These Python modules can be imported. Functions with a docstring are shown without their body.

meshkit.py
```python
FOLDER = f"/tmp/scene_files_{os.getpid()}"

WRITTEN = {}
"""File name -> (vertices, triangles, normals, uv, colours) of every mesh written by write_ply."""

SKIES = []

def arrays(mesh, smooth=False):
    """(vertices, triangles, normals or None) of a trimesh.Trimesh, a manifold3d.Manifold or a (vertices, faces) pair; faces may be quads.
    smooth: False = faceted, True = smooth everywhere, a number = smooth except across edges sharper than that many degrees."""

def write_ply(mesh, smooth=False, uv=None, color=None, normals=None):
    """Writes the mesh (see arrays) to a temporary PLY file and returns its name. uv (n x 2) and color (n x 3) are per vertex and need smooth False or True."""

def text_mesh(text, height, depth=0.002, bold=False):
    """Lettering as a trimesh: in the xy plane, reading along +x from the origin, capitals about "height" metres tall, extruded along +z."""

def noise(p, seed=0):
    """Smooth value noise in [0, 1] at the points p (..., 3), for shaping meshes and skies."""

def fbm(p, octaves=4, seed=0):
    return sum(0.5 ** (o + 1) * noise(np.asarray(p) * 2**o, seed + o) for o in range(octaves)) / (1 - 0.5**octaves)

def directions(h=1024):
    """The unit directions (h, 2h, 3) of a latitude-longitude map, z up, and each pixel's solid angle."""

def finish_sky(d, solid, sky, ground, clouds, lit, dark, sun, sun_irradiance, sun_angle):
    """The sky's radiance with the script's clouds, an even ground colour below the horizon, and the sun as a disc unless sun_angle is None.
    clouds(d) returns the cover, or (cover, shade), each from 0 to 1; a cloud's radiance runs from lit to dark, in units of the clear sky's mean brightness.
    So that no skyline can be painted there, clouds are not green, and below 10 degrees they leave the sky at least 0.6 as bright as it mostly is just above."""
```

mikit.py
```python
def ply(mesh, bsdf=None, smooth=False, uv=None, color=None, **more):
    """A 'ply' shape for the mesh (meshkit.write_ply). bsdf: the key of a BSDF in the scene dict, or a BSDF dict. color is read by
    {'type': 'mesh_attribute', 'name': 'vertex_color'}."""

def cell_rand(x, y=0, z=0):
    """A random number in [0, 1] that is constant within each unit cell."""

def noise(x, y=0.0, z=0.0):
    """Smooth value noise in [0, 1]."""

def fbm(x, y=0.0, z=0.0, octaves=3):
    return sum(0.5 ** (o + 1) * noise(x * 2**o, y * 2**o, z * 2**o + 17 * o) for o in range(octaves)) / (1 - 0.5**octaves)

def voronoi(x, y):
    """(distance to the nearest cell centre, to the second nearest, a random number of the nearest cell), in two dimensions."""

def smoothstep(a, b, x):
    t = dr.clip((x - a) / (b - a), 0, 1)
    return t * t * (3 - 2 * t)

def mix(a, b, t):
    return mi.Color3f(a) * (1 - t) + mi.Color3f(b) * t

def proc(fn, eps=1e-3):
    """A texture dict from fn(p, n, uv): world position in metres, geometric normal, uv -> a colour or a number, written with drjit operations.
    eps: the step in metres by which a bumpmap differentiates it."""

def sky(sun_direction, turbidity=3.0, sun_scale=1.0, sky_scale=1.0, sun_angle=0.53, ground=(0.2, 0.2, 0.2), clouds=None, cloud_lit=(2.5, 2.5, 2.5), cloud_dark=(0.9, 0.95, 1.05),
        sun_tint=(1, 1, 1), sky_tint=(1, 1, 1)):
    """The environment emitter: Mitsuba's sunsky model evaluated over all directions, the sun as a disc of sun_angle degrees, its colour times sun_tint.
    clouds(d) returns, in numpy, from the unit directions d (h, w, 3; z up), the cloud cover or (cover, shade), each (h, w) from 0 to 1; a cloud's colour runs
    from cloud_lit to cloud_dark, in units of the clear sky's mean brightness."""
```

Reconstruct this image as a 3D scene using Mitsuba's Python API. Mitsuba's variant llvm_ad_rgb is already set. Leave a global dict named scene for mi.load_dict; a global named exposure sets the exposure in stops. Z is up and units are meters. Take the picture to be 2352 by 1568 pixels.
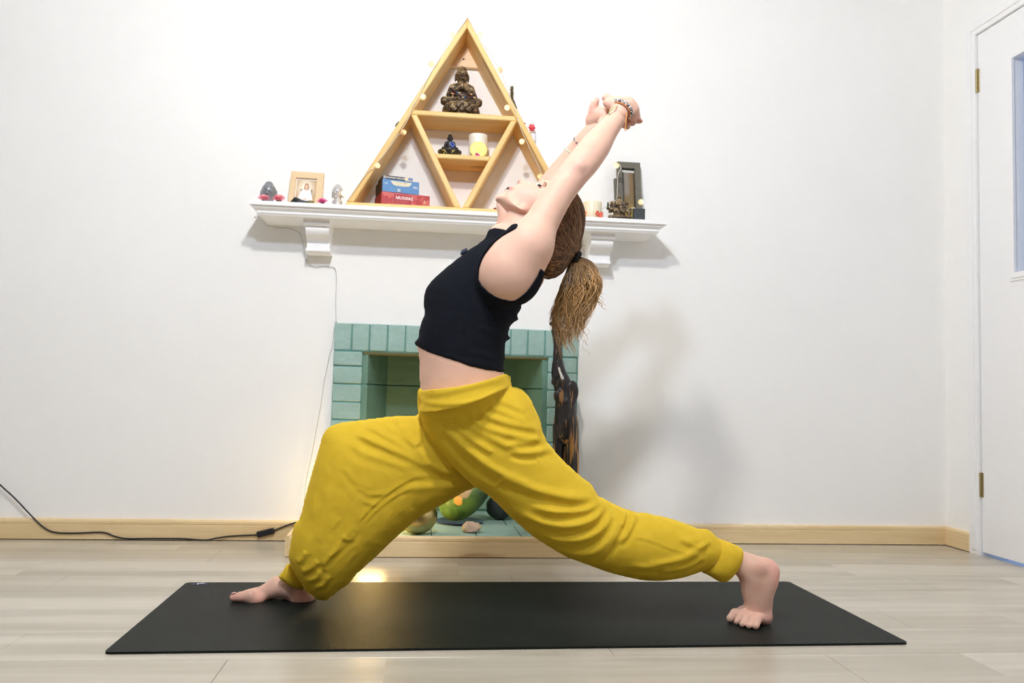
import math, random
import numpy as np, trimesh, shapely, manifold3d
from shapely.geometry import Polygon, LineString
from scipy.spatial import cKDTree
from scipy import sparse
from scipy.sparse.linalg import spsolve
from scipy.ndimage import gaussian_filter, distance_transform_edt
import drjit as dr
import mitsuba as mi
import mikit, meshkit
T = mi.ScalarTransform4f
random.seed(7)
scene, labels = {}, {}

# ------------------------------------------------------------------ camera
W, H = 2352, 1568
FOC, YAW, PITCH, ROLL = 1906.65, -.1093, .0630, -.0259
EYE = np.array([0.0, -3.0763, 0.5432])


def _rot():
    cy, sy, cp, sp, cr, sr = math.cos(YAW), math.sin(YAW), math.cos(PITCH), math.sin(PITCH), math.cos(ROLL), math.sin(ROLL)
    return np.array([[cy, -sy, 0], [sy, cy, 0], [0, 0, 1]]) @ np.array([[1, 0, 0], [0, cp, -sp], [0, sp, cp]]) @ np.array([[cr, 0, sr], [0, 1, 0], [-sr, 0, cr]])


RC = _rot()
scene['camera'] = {'type': 'thinlens', 'fov': 2 * math.degrees(math.atan(W / 2 / FOC)), 'fov_axis': 'x', 'near_clip': .05, 'far_clip': 60.0,
                   'aperture_radius': .0022, 'focus_distance': 2.15,
                   'to_world': T().look_at(origin=EYE.tolist(), target=(EYE + RC @ np.array([0, 1, 0])).tolist(), up=(RC @ np.array([0, 0, 1])).tolist())}
exposure = 0.62

# ------------------------------------------------------------------ light of the room: two opal ceiling lamps (built below with their fittings) and the dusk outside the door
LAMP_NEAR, LAMP_FAR = (-.07, -1.91, 2.14), (-.13, -2.42, 2.00)
NEAR_RAD, FAR_RAD = [495, 479, 453], [225, 258, 325]
HEARTH_RAD, BULB_RAD = [29, 18.5, 6.5], [1.05, .76, .40]
scene['dusk'] = {'type': 'constant', 'radiance': {'type': 'rgb', 'value': [.13, .185, .32]}, 'sampling_weight': .05}


# ------------------------------------------------------------------ helpers
def at(px, py, y):
    "the point of the plane Y = y where the photograph shows pixel (px, py)"
    d = RC @ np.array([(px - W / 2) / FOC, 1, -(py - H / 2) / FOC])
    return EYE + d * ((y - EYE[1]) / d[1])


def put(key, mesh, bsdf, smooth=False, **k):
    base, n = key, 0
    while key in scene:
        n += 1
        key = f'{base}_{n:03d}'
    scene[key] = mikit.ply(mesh, bsdf, smooth, **k)
    return key


def newkey(key):
    base, n = key, 0
    while key in labels or any(s == key or s.startswith(key + '__') for s in scene):
        n += 1
        key = f'{base}_{n:03d}'
    return key


def tag(key, label, cat, group=None):
    labels[key] = {'label': label, 'category': cat}
    if group:
        labels[key]['group'] = group
    return key


def struct(key, label=None):
    labels[key] = {'kind': 'structure'}
    if label:
        labels[key]['label'] = label


def rgb(*c):
    return {'type': 'rgb', 'value': list(c)}


def mat(name, color, rough=.6, spec=.3, bump=None, **k):
    b = {'type': 'principled', 'base_color': color if isinstance(color, dict) else rgb(*color), 'roughness': rough, 'specular': spec, **k}
    if bump:
        fn, sc, eps = bump
        b = {'type': 'bumpmap', 'arbitrary': mikit.proc(fn, eps), 'scale': sc, 'bsdf': b}
    scene[name] = {'type': 'twosided', 'bsdf': b}
    return name


def box(x0, x1, y0, y1, z0, z1, bev=0.0):
    if bev <= 0:
        m = trimesh.creation.box([x1 - x0, y1 - y0, z1 - z0])
        m.apply_translation([(x0 + x1) / 2, (y0 + y1) / 2, (z0 + z1) / 2])
        return m
    b = bev
    pts = []
    for sx in (0, 1):
        for sy in (0, 1):
            for sz in (0, 1):
                c = [(x0, x1)[sx], (y0, y1)[sy], (z0, z1)[sz]]
                q = [(x0 + b, x1 - b)[sx], (y0 + b, y1 - b)[sy], (z0 + b, z1 - b)[sz]]
                pts += [[c[0], q[1], q[2]], [q[0], c[1], q[2]], [q[0], q[1], c[2]]]
    return trimesh.convex.convex_hull(np.array(pts))


def cat(ms):
    return trimesh.util.concatenate([m for m in ms])


def extrude(poly, d):
    return trimesh.creation.extrude_polygon(poly, d, engine='earcut')


def prism_x(poly_yz, x0, x1):
    "a (y, z) profile swept along x"
    m = extrude(Polygon(poly_yz), x1 - x0)
    M = np.eye(4)
    M[:3, :3] = np.array([[0, 0, 1], [1, 0, 0], [0, 1, 0]])
    M[:3, 3] = [x0, 0, 0]
    m.apply_transform(M)
    return m


def prism_y(poly_xz, y0, y1):
    "a (x, z) outline swept along y, from y0 back to y1"
    m = extrude(Polygon(poly_xz) if not isinstance(poly_xz, Polygon) else poly_xz, y1 - y0)
    M = np.eye(4)
    M[:3, :3] = np.array([[1, 0, 0], [0, 0, -1], [0, 1, 0]])
    M[:3, 3] = [0, y1, 0]
    m.apply_transform(M)
    return m


def lathe(prof, n=40, at_=(0, 0, 0)):
    m = trimesh.creation.revolve(np.array(prof, float), sections=n)
    m.apply_translation(at_)
    return m


def spline(pts, n=8, closed=False):
    P = np.asarray(pts, float)
    N = len(P)
    idx = lambda i: P[i % N] if closed else P[min(max(i, 0), N - 1)]
    out = []
    for i in range(N if closed else N - 1):
        p0, p1, p2, p3 = idx(i - 1), idx(i), idx(i + 1), idx(i + 2)
        for t in np.linspace(0, 1, n, endpoint=False):
            out.append(.5 * ((2 * p1) + (p2 - p0) * t + (2 * p0 - 5 * p1 + 4 * p2 - p3) * t * t + (3 * p1 - p0 - 3 * p2 + p3) * t ** 3))
    if not closed:
        out.append(P[-1])
    return np.array(out)


def tube(pts, r, sides=8, flat=1.0, cap=True):
    "a swept tube; r a number or one per point"
    P = np.asarray(pts, float)
    n = len(P)
    r = np.broadcast_to(np.asarray(r, float), (n,))
    t = np.gradient(P, axis=0)
    t /= np.linalg.norm(t, axis=1, keepdims=True) + 1e-12
    ref = np.array([0, 1, 0.0]) if abs(t[0][1]) < .9 else np.array([1.0, 0, 0])
    u = np.cross(t[0], ref)
    u /= np.linalg.norm(u)
    V = []
    for i in range(n):
        u = u - t[i] * (u @ t[i])
        u /= np.linalg.norm(u) + 1e-12
        w = np.cross(t[i], u)
        a = np.arange(sides) * 2 * np.pi / sides
        V.append(P[i] + r[i] * (np.cos(a)[:, None] * u + flat * np.sin(a)[:, None] * w))
    V = np.vstack(V)
    F = []
    for i in range(n - 1):
        for k in range(sides):
            a, b = i * sides + k, i * sides + (k + 1) % sides
            F += [[a, b, b + sides], [a, b + sides, a + sides]]
    if cap:
        V = np.vstack([V, P[0], P[-1]])
        for k in range(sides):
            F += [[len(V) - 2, (k + 1) % sides, k], [len(V) - 1, (n - 1) * sides + k, (n - 1) * sides + (k + 1) % sides]]
    return trimesh.Trimesh(V, F, process=False)


def ball(c, r, sub=2, scale=(1, 1, 1)):
    m = trimesh.creation.icosphere(subdivisions=sub, radius=1.0)
    m.apply_scale(np.array(scale) * r)
    m.apply_translation(c)
    return m


def moved(m, loc=(0, 0, 0), rz=0.0, s=1.0, ry=0.0, rx=0.0):
    m = m.copy()
    R = trimesh.transformations.euler_matrix(rx, ry, rz, 'sxyz')
    R[:3, :3] *= s
    R[:3, 3] = loc
    m.apply_transform(R)
    return m


# ------------------------------------------------------------------ signed-distance modelling: fields on a grid, meshed by surface nets
def smin(a, b, k):
    if k <= 0:
        return np.minimum(a, b)
    h = np.maximum(k - np.abs(a - b), 0) / k
    return np.minimum(a, b) - h * h * k * .25


class Field:
    def __init__(s, lo, hi, h):
        s.lo, s.h = np.asarray(lo, float), h
        s.n = np.ceil((np.asarray(hi, float) - s.lo) / h).astype(int) + 1
        s.F = np.full(s.n, .06, np.float32)
        s.ax = [(s.lo[i] + np.arange(s.n[i]) * h).astype(np.float32) for i in range(3)]

    def sub(s, lo, hi):
        i0 = np.clip(np.floor((np.asarray(lo) - s.lo) / s.h).astype(int), 0, s.n - 1)
        i1 = np.clip(np.ceil((np.asarray(hi) - s.lo) / s.h).astype(int) + 1, i0 + 1, s.n)
        sl = tuple(slice(a, b) for a, b in zip(i0, i1))
        return sl, s.ax[0][sl[0]][:, None, None], s.ax[1][sl[1]][None, :, None], s.ax[2][sl[2]][None, None, :]

    def put(s, sl, d, k, cut=False):
        s.F[sl] = -smin(-s.F[sl], d, k) if cut else smin(s.F[sl], d, k)
        return s

    def cone(s, a, b, ra, rb, k=.01, sc=(1, 1, 1), cut=False):
        "a capsule from a to b with end radii; sc stretches its section along the axes"
        a, b, sc = np.asarray(a, float), np.asarray(b, float), np.asarray(sc, float)
        m = (max(ra, rb) * max(sc) + k + .02)
        sl, x, y, z = s.sub(np.minimum(a, b) - m, np.maximum(a, b) + m)
        p = [(x - a[0]) / sc[0], (y - a[1]) / sc[1], (z - a[2]) / sc[2]]
        d = (b - a) / sc
        L = max(float(d @ d), 1e-12)
        t = np.clip((p[0] * d[0] + p[1] * d[1] + p[2] * d[2]) / L, 0, 1)
        q = np.sqrt((p[0] - t * d[0]) ** 2 + (p[1] - t * d[1]) ** 2 + (p[2] - t * d[2]) ** 2) - (ra + t * (rb - ra))
        return s.put(sl, (q * min(sc.min() * 1.0, 1.0) if sc.min() < 1 else q).astype(np.float32), k, cut)

    def ell(s, c, r, k=.01, cut=False, R=None):
        "an ellipsoid, R an optional rotation whose columns are its axes"
        c, r = np.asarray(c, float), np.asarray(r, float)
        m = r.max() + k + .02
        sl, x, y, z = s.sub(c - m, c + m)
        p = [x - c[0], y - c[1], z - c[2]]
        if R is not None:
            p = [p[0] * R[0, i] + p[1] * R[1, i] + p[2] * R[2, i] for i in range(3)]
        k0 = np.sqrt((p[0] / r[0]) ** 2 + (p[1] / r[1]) ** 2 + (p[2] / r[2]) ** 2)
        k1 = np.sqrt((p[0] / r[0] ** 2) ** 2 + (p[1] / r[1] ** 2) ** 2 + (p[2] / r[2] ** 2) ** 2) + 1e-6
        return s.put(sl, (k0 * (k0 - 1) / k1).astype(np.float32), k, cut)

    def chain(s, pts, rad, k=.01, sc=(1, 1, 1)):
        for i in range(len(pts) - 1):
            s.cone(pts[i], pts[i + 1], rad[i], rad[i + 1], k if i == 0 else min(k, .004), sc)
        return s

    def mesh(s, smooth=4):
        for a in range(3):
            for e in (0, -1):
                sl = [slice(None)] * 3
                sl[a] = e
                s.F[tuple(sl)] = np.maximum(s.F[tuple(sl)], .002)
        m = nets(s.F, s.lo, s.h)
        comps = m.split(only_watertight=False)
        if len(comps) > 1:
            m = max(comps, key=lambda c: len(c.faces))
        if smooth:
            taubin(m, smooth)
        return m


def taubin(m, it):
    f = m.faces
    e = np.vstack([f[:, [0, 1]], f[:, [1, 2]], f[:, [2, 0]]])
    e = np.vstack([e, e[:, ::-1]])
    A = sparse.csr_matrix((np.ones(len(e)), (e[:, 0], e[:, 1])), (len(m.vertices),) * 2)
    A.data[:] = 1
    inv = 1 / np.maximum(np.asarray(A.sum(1)).ravel(), 1)
    v = np.array(m.vertices)
    for i in range(it):
        for k in (.5, -.52):
            v = v + k * (inv[:, None] * (A @ v) - v)
    m.vertices = v


def nets(F, lo, h):
    "surface nets: one vertex per cell that the surface crosses"
    n = np.array(F.shape) - 1
    ins = F < 0
    c = np.zeros(n, np.int8)
    for i in (0, 1):
        for j in (0, 1):
            for k in (0, 1):
                c += ins[i:n[0] + i, j:n[1] + j, k:n[2] + k]
    cells = np.argwhere((c > 0) & (c < 8))
    idm = np.full(n, -1, np.int64)
    idm[tuple(cells.T)] = np.arange(len(cells))
    acc, cnt = np.zeros((len(cells), 3)), np.zeros(len(cells))
    corners = [(i, j, k) for i in (0, 1) for j in (0, 1) for k in (0, 1)]
    val = {q: F[tuple((cells + q).T)].astype(float) for q in corners}
    for q in corners:
        for a in range(3):
            if q[a]:
                continue
            q2 = tuple(1 if i == a else v for i, v in enumerate(q))
            A, B = val[q], val[q2]
            m = (A < 0) != (B < 0)
            t = A[m] / (A[m] - B[m])
            p = np.tile(np.array(q, float), (m.sum(), 1))
            p[:, a] += t
            acc[m] += p
            cnt[m] += 1
    V = (cells + acc / cnt[:, None]) * h + lo
    faces = []
    for a in range(3):
        b, d = (a + 1) % 3, (a + 2) % 3
        sl0 = [slice(1, -1)] * 3
        sl1 = [slice(1, -1)] * 3
        sl0[a], sl1[a] = slice(0, -1), slice(1, None)
        A, B = ins[tuple(sl0)], ins[tuple(sl1)]
        for flip, m in ((False, A & ~B), (True, ~A & B)):
            e = np.argwhere(m)
            if not len(e):
                continue
            off = np.ones(3, int)
            off[a] = 0
            e = e + off
            eb, ed = np.zeros(3, int), np.zeros(3, int)
            eb[b], ed[d] = 1, 1
            q = [idm[tuple(x.T)] for x in (e - eb - ed, e - ed, e, e - eb)]
            q = np.stack(q[::-1] if flip else q, 1)
            faces += [q[:, [0, 1, 2]], q[:, [0, 2, 3]]]
    F_ = np.vstack(faces)
    F_ = F_[(F_ >= 0).all(1)]
    return trimesh.Trimesh(V, F_, process=False)


class Outline:
    """A thing swelled from its side outline: the outline (pixels read off the photograph, set on an upright plane that stands in the scene) bounds a
    half-thickness that solves Poisson's equation, so that sections are round."""

    def __init__(s, f, px, y0, slope=0.0, xref=0.0, L=None, world=None, smooth=6, clean=0.0):
        pts = []
        for p in (px if world is None else world):
            if world is not None:
                pts.append(p)
                continue
            q = at(p[0], p[1], y0)
            for _ in range(6):
                q = at(p[0], p[1], y0 + slope * (q[0] - xref))
            pts.append((q[0], q[2]))
        P = spline(pts, smooth, True) if smooth else np.array(pts)
        s.poly = Polygon(P).buffer(0)
        if clean:
            s.poly = s.poly.buffer(-clean).buffer(2 * clean).buffer(-clean)
        if s.poly.geom_type != 'Polygon':
            s.poly = max(s.poly.geoms, key=lambda g: g.area)
        x, z = f.ax[0].astype(float), f.ax[2].astype(float)
        X, Z = np.meshgrid(x, z, indexing='ij')
        s.X, s.Z = X, Z
        inside = shapely.contains_xy(s.poly, X, Z)
        ring = np.asarray(s.poly.exterior.coords)
        ls = LineString(ring)
        dense = np.array([ls.interpolate(t).coords[0] for t in np.linspace(0, ls.length, int(ls.length / .0012))])
        d, _ = cKDTree(dense).query(np.stack([X.ravel(), Z.ravel()], 1))
        d = d.reshape(X.shape)
        s.d = np.where(inside, d, -d)
        idx = np.full(X.shape, -1)
        ii = np.argwhere(inside)
        idx[inside] = np.arange(len(ii))
        h, N = f.h, len(ii)
        rows, cols, diag = [], [], np.zeros(N)
        for di, dj in ((1, 0), (-1, 0), (0, 1), (0, -1)):
            a, b = np.clip(ii[:, 0] + di, 0, X.shape[0] - 1), np.clip(ii[:, 1] + dj, 0, X.shape[1] - 1)
            nb = idx[a, b]
            th = np.where(nb >= 0, 1.0, np.clip(s.d[ii[:, 0], ii[:, 1]] / (s.d[ii[:, 0], ii[:, 1]] - s.d[a, b] + 1e-12), .15, 1))
            diag += 1 / th
            m = nb >= 0
            rows.append(np.arange(N)[m]); cols.append(nb[m])
        rows, cols = np.concatenate(rows), np.concatenate(cols)
        if L:
            diag += h * h / L ** 2
        A = sparse.csr_matrix((-np.ones(len(rows)), (rows, cols)), (N, N)) + sparse.diags(diag)
        u = spsolve(A.tocsc(), np.full(N, h * h))
        s.h2 = np.where(inside, 0, 2 * s.d * .05)
        s.h2[inside] = 2 * np.maximum(u, 0)
        s.half = np.sqrt(np.maximum(s.h2, 0))
        s.yc = y0 + slope * (X - xref)

    def field(s, f, sy=1.0, bump=None, power=1.0, hmax=None):
        a = np.sqrt(np.maximum(s.h2, 0))
        if power != 1:
            m = a.max()
            a = m * (a / m) ** power
        a = a * sy
        if bump is not None:
            a = np.maximum(a + bump * np.clip(a / .03, 0, 1), 0)
        out = np.where(s.h2 < 0, -s.d, 0)
        y = f.ax[1][None, :, None]
        b = np.abs(y - s.yc[:, None, :])
        sq = a[:, None, :]
        Fd = (b * b - sq * sq) / (b + sq + .004)
        return (Fd + out[:, None, :]).astype(np.float32)


def lines_bump(o, folds):
    "ridges (amplitude > 0) and creases (< 0) along polylines of world (x, z)"
    B = np.zeros(o.X.shape)
    q = np.stack([o.X.ravel(), o.Z.ravel()], 1)
    for pts, amp, wid in folds:
        P = spline(pts, 10)
        tree = cKDTree(P)
        d, i = tree.query(q, distance_upper_bound=wid * 4)
        ok = np.isfinite(d)
        t = i[ok] / max(len(P) - 1, 1)
        fade = np.clip(np.minimum(t, 1 - t) / .16, 0, 1)
        # a ridge has a steep lower flank: the sheet falls back into a valley on one side
        tan = np.gradient(P, axis=0)
        nn = np.stack([-tan[:, 1], tan[:, 0]], 1) / (np.linalg.norm(tan, axis=1, keepdims=True) + 1e-9)
        sd = ((q[ok] - P[i[ok]]) * nn[i[ok]]).sum(1)
        g = np.exp(-.5 * (d[ok] / wid) ** 2) - .55 * np.exp(-.5 * ((sd + 1.9 * wid) / (1.1 * wid)) ** 2 - .5 * (np.maximum(d[ok] - np.abs(sd), 0) / wid) ** 2)
        b = np.zeros(len(q))
        b[ok] = amp * g * (fade * fade * (3 - 2 * fade))
        B += b.reshape(B.shape)
    return B
# ------------------------------------------------------------------ materials
F1, F2 = mikit.fbm, mikit.noise
mix, sstep = mikit.mix, mikit.smoothstep


def wall_col(p, n, uv):
    v = F1(p.x * 3, p.y * 3, p.z * 3, 3)
    return mix((.86, .855, .84), (.885, .882, .87), v)


mat('plaster', mikit.proc(wall_col), .75, .25)
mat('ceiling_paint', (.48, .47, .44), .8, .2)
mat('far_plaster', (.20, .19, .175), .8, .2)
mat('white_gloss', (.86, .86, .865), .35, .4)


def plank_col(p, n, uv):
    k = mikit.cell_rand(dr.floor(p.y / .19 + 100), dr.floor((p.x + 40) / 1.25 + dr.floor(p.y / .19 + 100) * .37))
    g = F1(p.x * 1.1 + k * 31, p.y * 13 + k * 11, 0, 3)
    f = F1(p.x * 7 + k * 7, p.y * 110, 0, 2)
    blot = F1(p.x * 2.6 + 5 * k, p.y * 11, 3.0, 3)
    c = mix((.395, .36, .305), (.50, .465, .41), sstep(.25, .75, g))
    c = mix(c, (.30, .27, .225), .28 * sstep(.56, .85, blot))
    return c * (.96 + .08 * f) * (.97 + .06 * k) * mi.Color3f(.885, .86, .80)


mat('laminate', mikit.proc(plank_col), .26, .45)
mat('joint_dark', (.12, .105, .09), .9, .1)


def pine_fn(ax, seed, light=(.80, .60, .33), dark=(.62, .39, .15), f=1.0):
    "pine boards whose grain runs along the unit vector ax"
    a = np.asarray(ax, float) / np.linalg.norm(ax)
    b = np.cross(a, [0, 1, 0] if abs(a[1]) < .9 else [1, 0, 0])
    b /= np.linalg.norm(b)
    c = np.cross(a, b)

    def fn(p, n, uv):
        u = p.x * a[0] + p.y * a[1] + p.z * a[2]
        v = p.x * b[0] + p.y * b[1] + p.z * b[2]
        w = p.x * c[0] + p.y * c[1] + p.z * c[2]
        ring = F1(u * 2.2 * f + seed, v * 30 * f, w * 30 * f, 3)
        line = dr.abs(dr.sin((ring * 5 + v * 40 * f + F2(u * 3 + seed) * 1.5) * 3.1))
        col = mix(light, dark, .55 * sstep(.35, .8, ring) + .22 * (1 - line))
        knot = F1(u * 6 + seed * 3, v * 14, w * 14, 2)
        return mix(col, (.33, .16, .05), .55 * sstep(.74, .82, knot))
    return fn


mat('pine_skirting', mikit.proc(pine_fn((1, 0, 0), 3.1, (.77, .60, .355), (.63, .44, .205))), .45, .35)
mat('pine_skirting_y', mikit.proc(pine_fn((0, 1, 0), 8.1, (.77, .60, .355), (.63, .44, .205))), .45, .35)
mat('pine_shelf_x', mikit.proc(pine_fn((1, 0, 0), 5.3, (.80, .56, .24), (.62, .375, .115))), .5, .3)
mat('pine_shelf_l', mikit.proc(pine_fn((.5, 0, .866), 1.7, (.80, .56, .24), (.62, .375, .115))), .5, .3)
mat('pine_shelf_r', mikit.proc(pine_fn((-.5, 0, .866), 6.9, (.80, .56, .24), (.62, .375, .115))), .5, .3)


def paint_green(p, n, uv):
    v = F1(p.x * 16, p.y * 16, p.z * 16, 3)
    w = F2(p.x * 120, p.y * 120, p.z * 120)
    return mix((.27, .415, .375), (.335, .485, .445), v) * (.95 + .1 * w)


def paint_bump(p, n, uv):
    return F1(p.x * 45, p.y * 45, p.z * 45, 3)


mat('green_paint', mikit.proc(paint_green), .42, .35, bump=(paint_bump, .0035, 1e-3))
mat('green_inside', mikit.proc(lambda p, n, uv: paint_green(p, n, uv) * mi.Color3f(.46, .56, .46)), .42, .35, bump=(paint_bump, .0035, 1e-3))  # same brick green, darkened to put the shade of the firebox into its colour
mat('green_mortar', (.10, .25, .22), .6, .25)
mat('soot', (.012, .014, .012), .95, .05)
mat('brass', (.40, .33, .17), .38, .5, metallic=.8)
scene['pane_glass'] = {'type': 'thindielectric'}

# ------------------------------------------------------------------ room shell
XL, XR, YB, ZC = -2.35, 2.066, -5.2, 2.62
put('floor', box(XL, XR, YB, 0.06, -.06, -.0035), 'joint_dark')
struct('floor', 'grey-beige wood laminate floor running through the room')
PL, PW = 1.25, .19
rows = int(math.ceil(-YB / PW))
pk = 0
for r in range(rows):
    y1 = -r * PW
    y0 = max(y1 - PW, YB)
    off = ((r * .37) % 1) * PL
    xs = sorted({XL, XR, *[x for x in np.arange(XL - PL + off, XR, PL) if XL + .05 < x < XR - .05]})
    for a, b in zip(xs[:-1], xs[1:]):
        m = box(a + .0003, b - .0003, y0 + .0003, y1 - .0003, -.0034, 0, .0007)
        put('floor__plank', m, 'laminate')

# back wall with the fireplace opening
FX0, FX1, FZ = -.209, .4723, .676
wall = Polygon([(XL - .1, -.06), (XR + .1, -.06), (XR + .1, ZC), (XL - .1, ZC)], [[(FX0 - .012, .02), (FX1 + .012, .02), (FX1 + .012, FZ + .002), (FX0 - .012, FZ + .002)]])
put('wall_back', prism_y(wall, 0, .12), 'plaster')
struct('wall_back', 'white plastered wall behind the fireplace')
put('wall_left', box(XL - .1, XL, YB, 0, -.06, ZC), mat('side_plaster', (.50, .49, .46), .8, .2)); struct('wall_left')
put('wall_front', box(XL - .1, XR + .1, YB - .1, YB, -.06, ZC), 'far_plaster'); struct('wall_front')
put('ceiling', box(XL - .1, XR + .1, YB - .1, .12, ZC, ZC + .1), 'ceiling_paint'); struct('ceiling')
DY0, DY1, DZ = -1.02, -.215, 1.952          # door opening
wr = Polygon([(YB, -.06), (0, -.06), (0, ZC), (YB, ZC)], [[(DY0 - .012, -.02), (DY1 + .004, -.02), (DY1 + .004, DZ), (DY0 - .012, DZ)]])
m = extrude(wr, .1)
M = np.eye(4); M[:3, :3] = np.array([[0, 0, 1], [1, 0, 0], [0, 1, 0]]); M[0, 3] = XR
m.apply_transform(M)
put('wall_right', m, 'plaster'); struct('wall_right', 'white wall on the right with the door')

# skirting boards: a pine profile with a groove under its top bead
BH = .0685
SK = [(0, 0), (-.018, 0), (-.018, BH - .0185), (-.0165, BH - .0165), (-.0185, BH - .0145), (-.0182, BH - .006), (-.0145, BH - .0008), (-.012, BH), (0, BH)]
put('baseboard_left', prism_x([(y, z + .003) for y, z in SK], XL, -.4185), 'pine_skirting'); struct('baseboard_left', 'varnished pine skirting board left of the hearth')
put('baseboard_right', prism_x([(y, z + .003) for y, z in SK], .684, XR), 'pine_skirting'); struct('baseboard_right', 'varnished pine skirting board right of the hearth')
m = extrude(Polygon([(XR + y, z + .003) for y, z in SK]), .155 - .0185)
M = np.eye(4); M[:3, :3] = np.array([[1, 0, 0], [0, 0, -1], [0, 1, 0]]); M[:3, 3] = [0, -.0185, 0]
m.apply_transform(M)
put('baseboard_side', m, 'pine_skirting_y'); struct('baseboard_side', 'short pine skirting board between the corner and the door casing')

# door in the right wall: casing, leaf with a pane, hinges
t = 'door_1'
struct(t, 'white painted door with a tall glass pane, standing in a white casing')
ca = Polygon([(DY1 + .004, 0.0), (DY1 + .06, 0.0), (DY1 + .06, DZ + .05), (DY0 - .07, DZ + .05), (DY0 - .07, 0), (DY0 - .012, 0), (DY0 - .012, DZ - .003), (DY1 + .004, DZ - .003)])


def on_right(poly, d, x):
    m = extrude(poly, d)
    M = np.eye(4); M[:3, :3] = np.array([[0, 0, 1], [1, 0, 0], [0, 1, 0]]); M[0, 3] = x
    m.apply_transform(M)
    return m


put(t + '__casing', cat([on_right(ca, .014, XR - .014), on_right(ca.buffer(-.018, join_style=2), .006, XR - .02)]), 'white_gloss')
GY0, GY1, GZ0, GZ1 = -.845, -.40, 1.006, 1.785
leaf = Polygon([(DY0, .012), (DY1, .012), (DY1, DZ - .006), (DY0, DZ - .006)], [[(GY0, GZ0), (GY1, GZ0), (GY1, GZ1), (GY0, GZ1)]])
put(t + '__leaf', on_right(leaf, .04, XR - .004), 'white_gloss')
ring = Polygon([(GY0 - .022, GZ0 - .022), (GY1 + .022, GZ0 - .022), (GY1 + .022, GZ1 + .022), (GY0 - .022, GZ1 + .022)], [[(GY0 + .006, GZ0 + .006), (GY1 - .006, GZ0 + .006), (GY1 - .006, GZ1 - .006), (GY0 + .006, GZ1 - .006)]])
ring2 = Polygon([(GY0 - .012, GZ0 - .012), (GY1 + .012, GZ0 - .012), (GY1 + .012, GZ1 + .012), (GY0 - .012, GZ1 + .012)], [[(GY0 + .006, GZ0 + .006), (GY1 - .006, GZ0 + .006), (GY1 - .006, GZ1 - .006), (GY0 + .006, GZ1 - .006)]])
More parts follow.
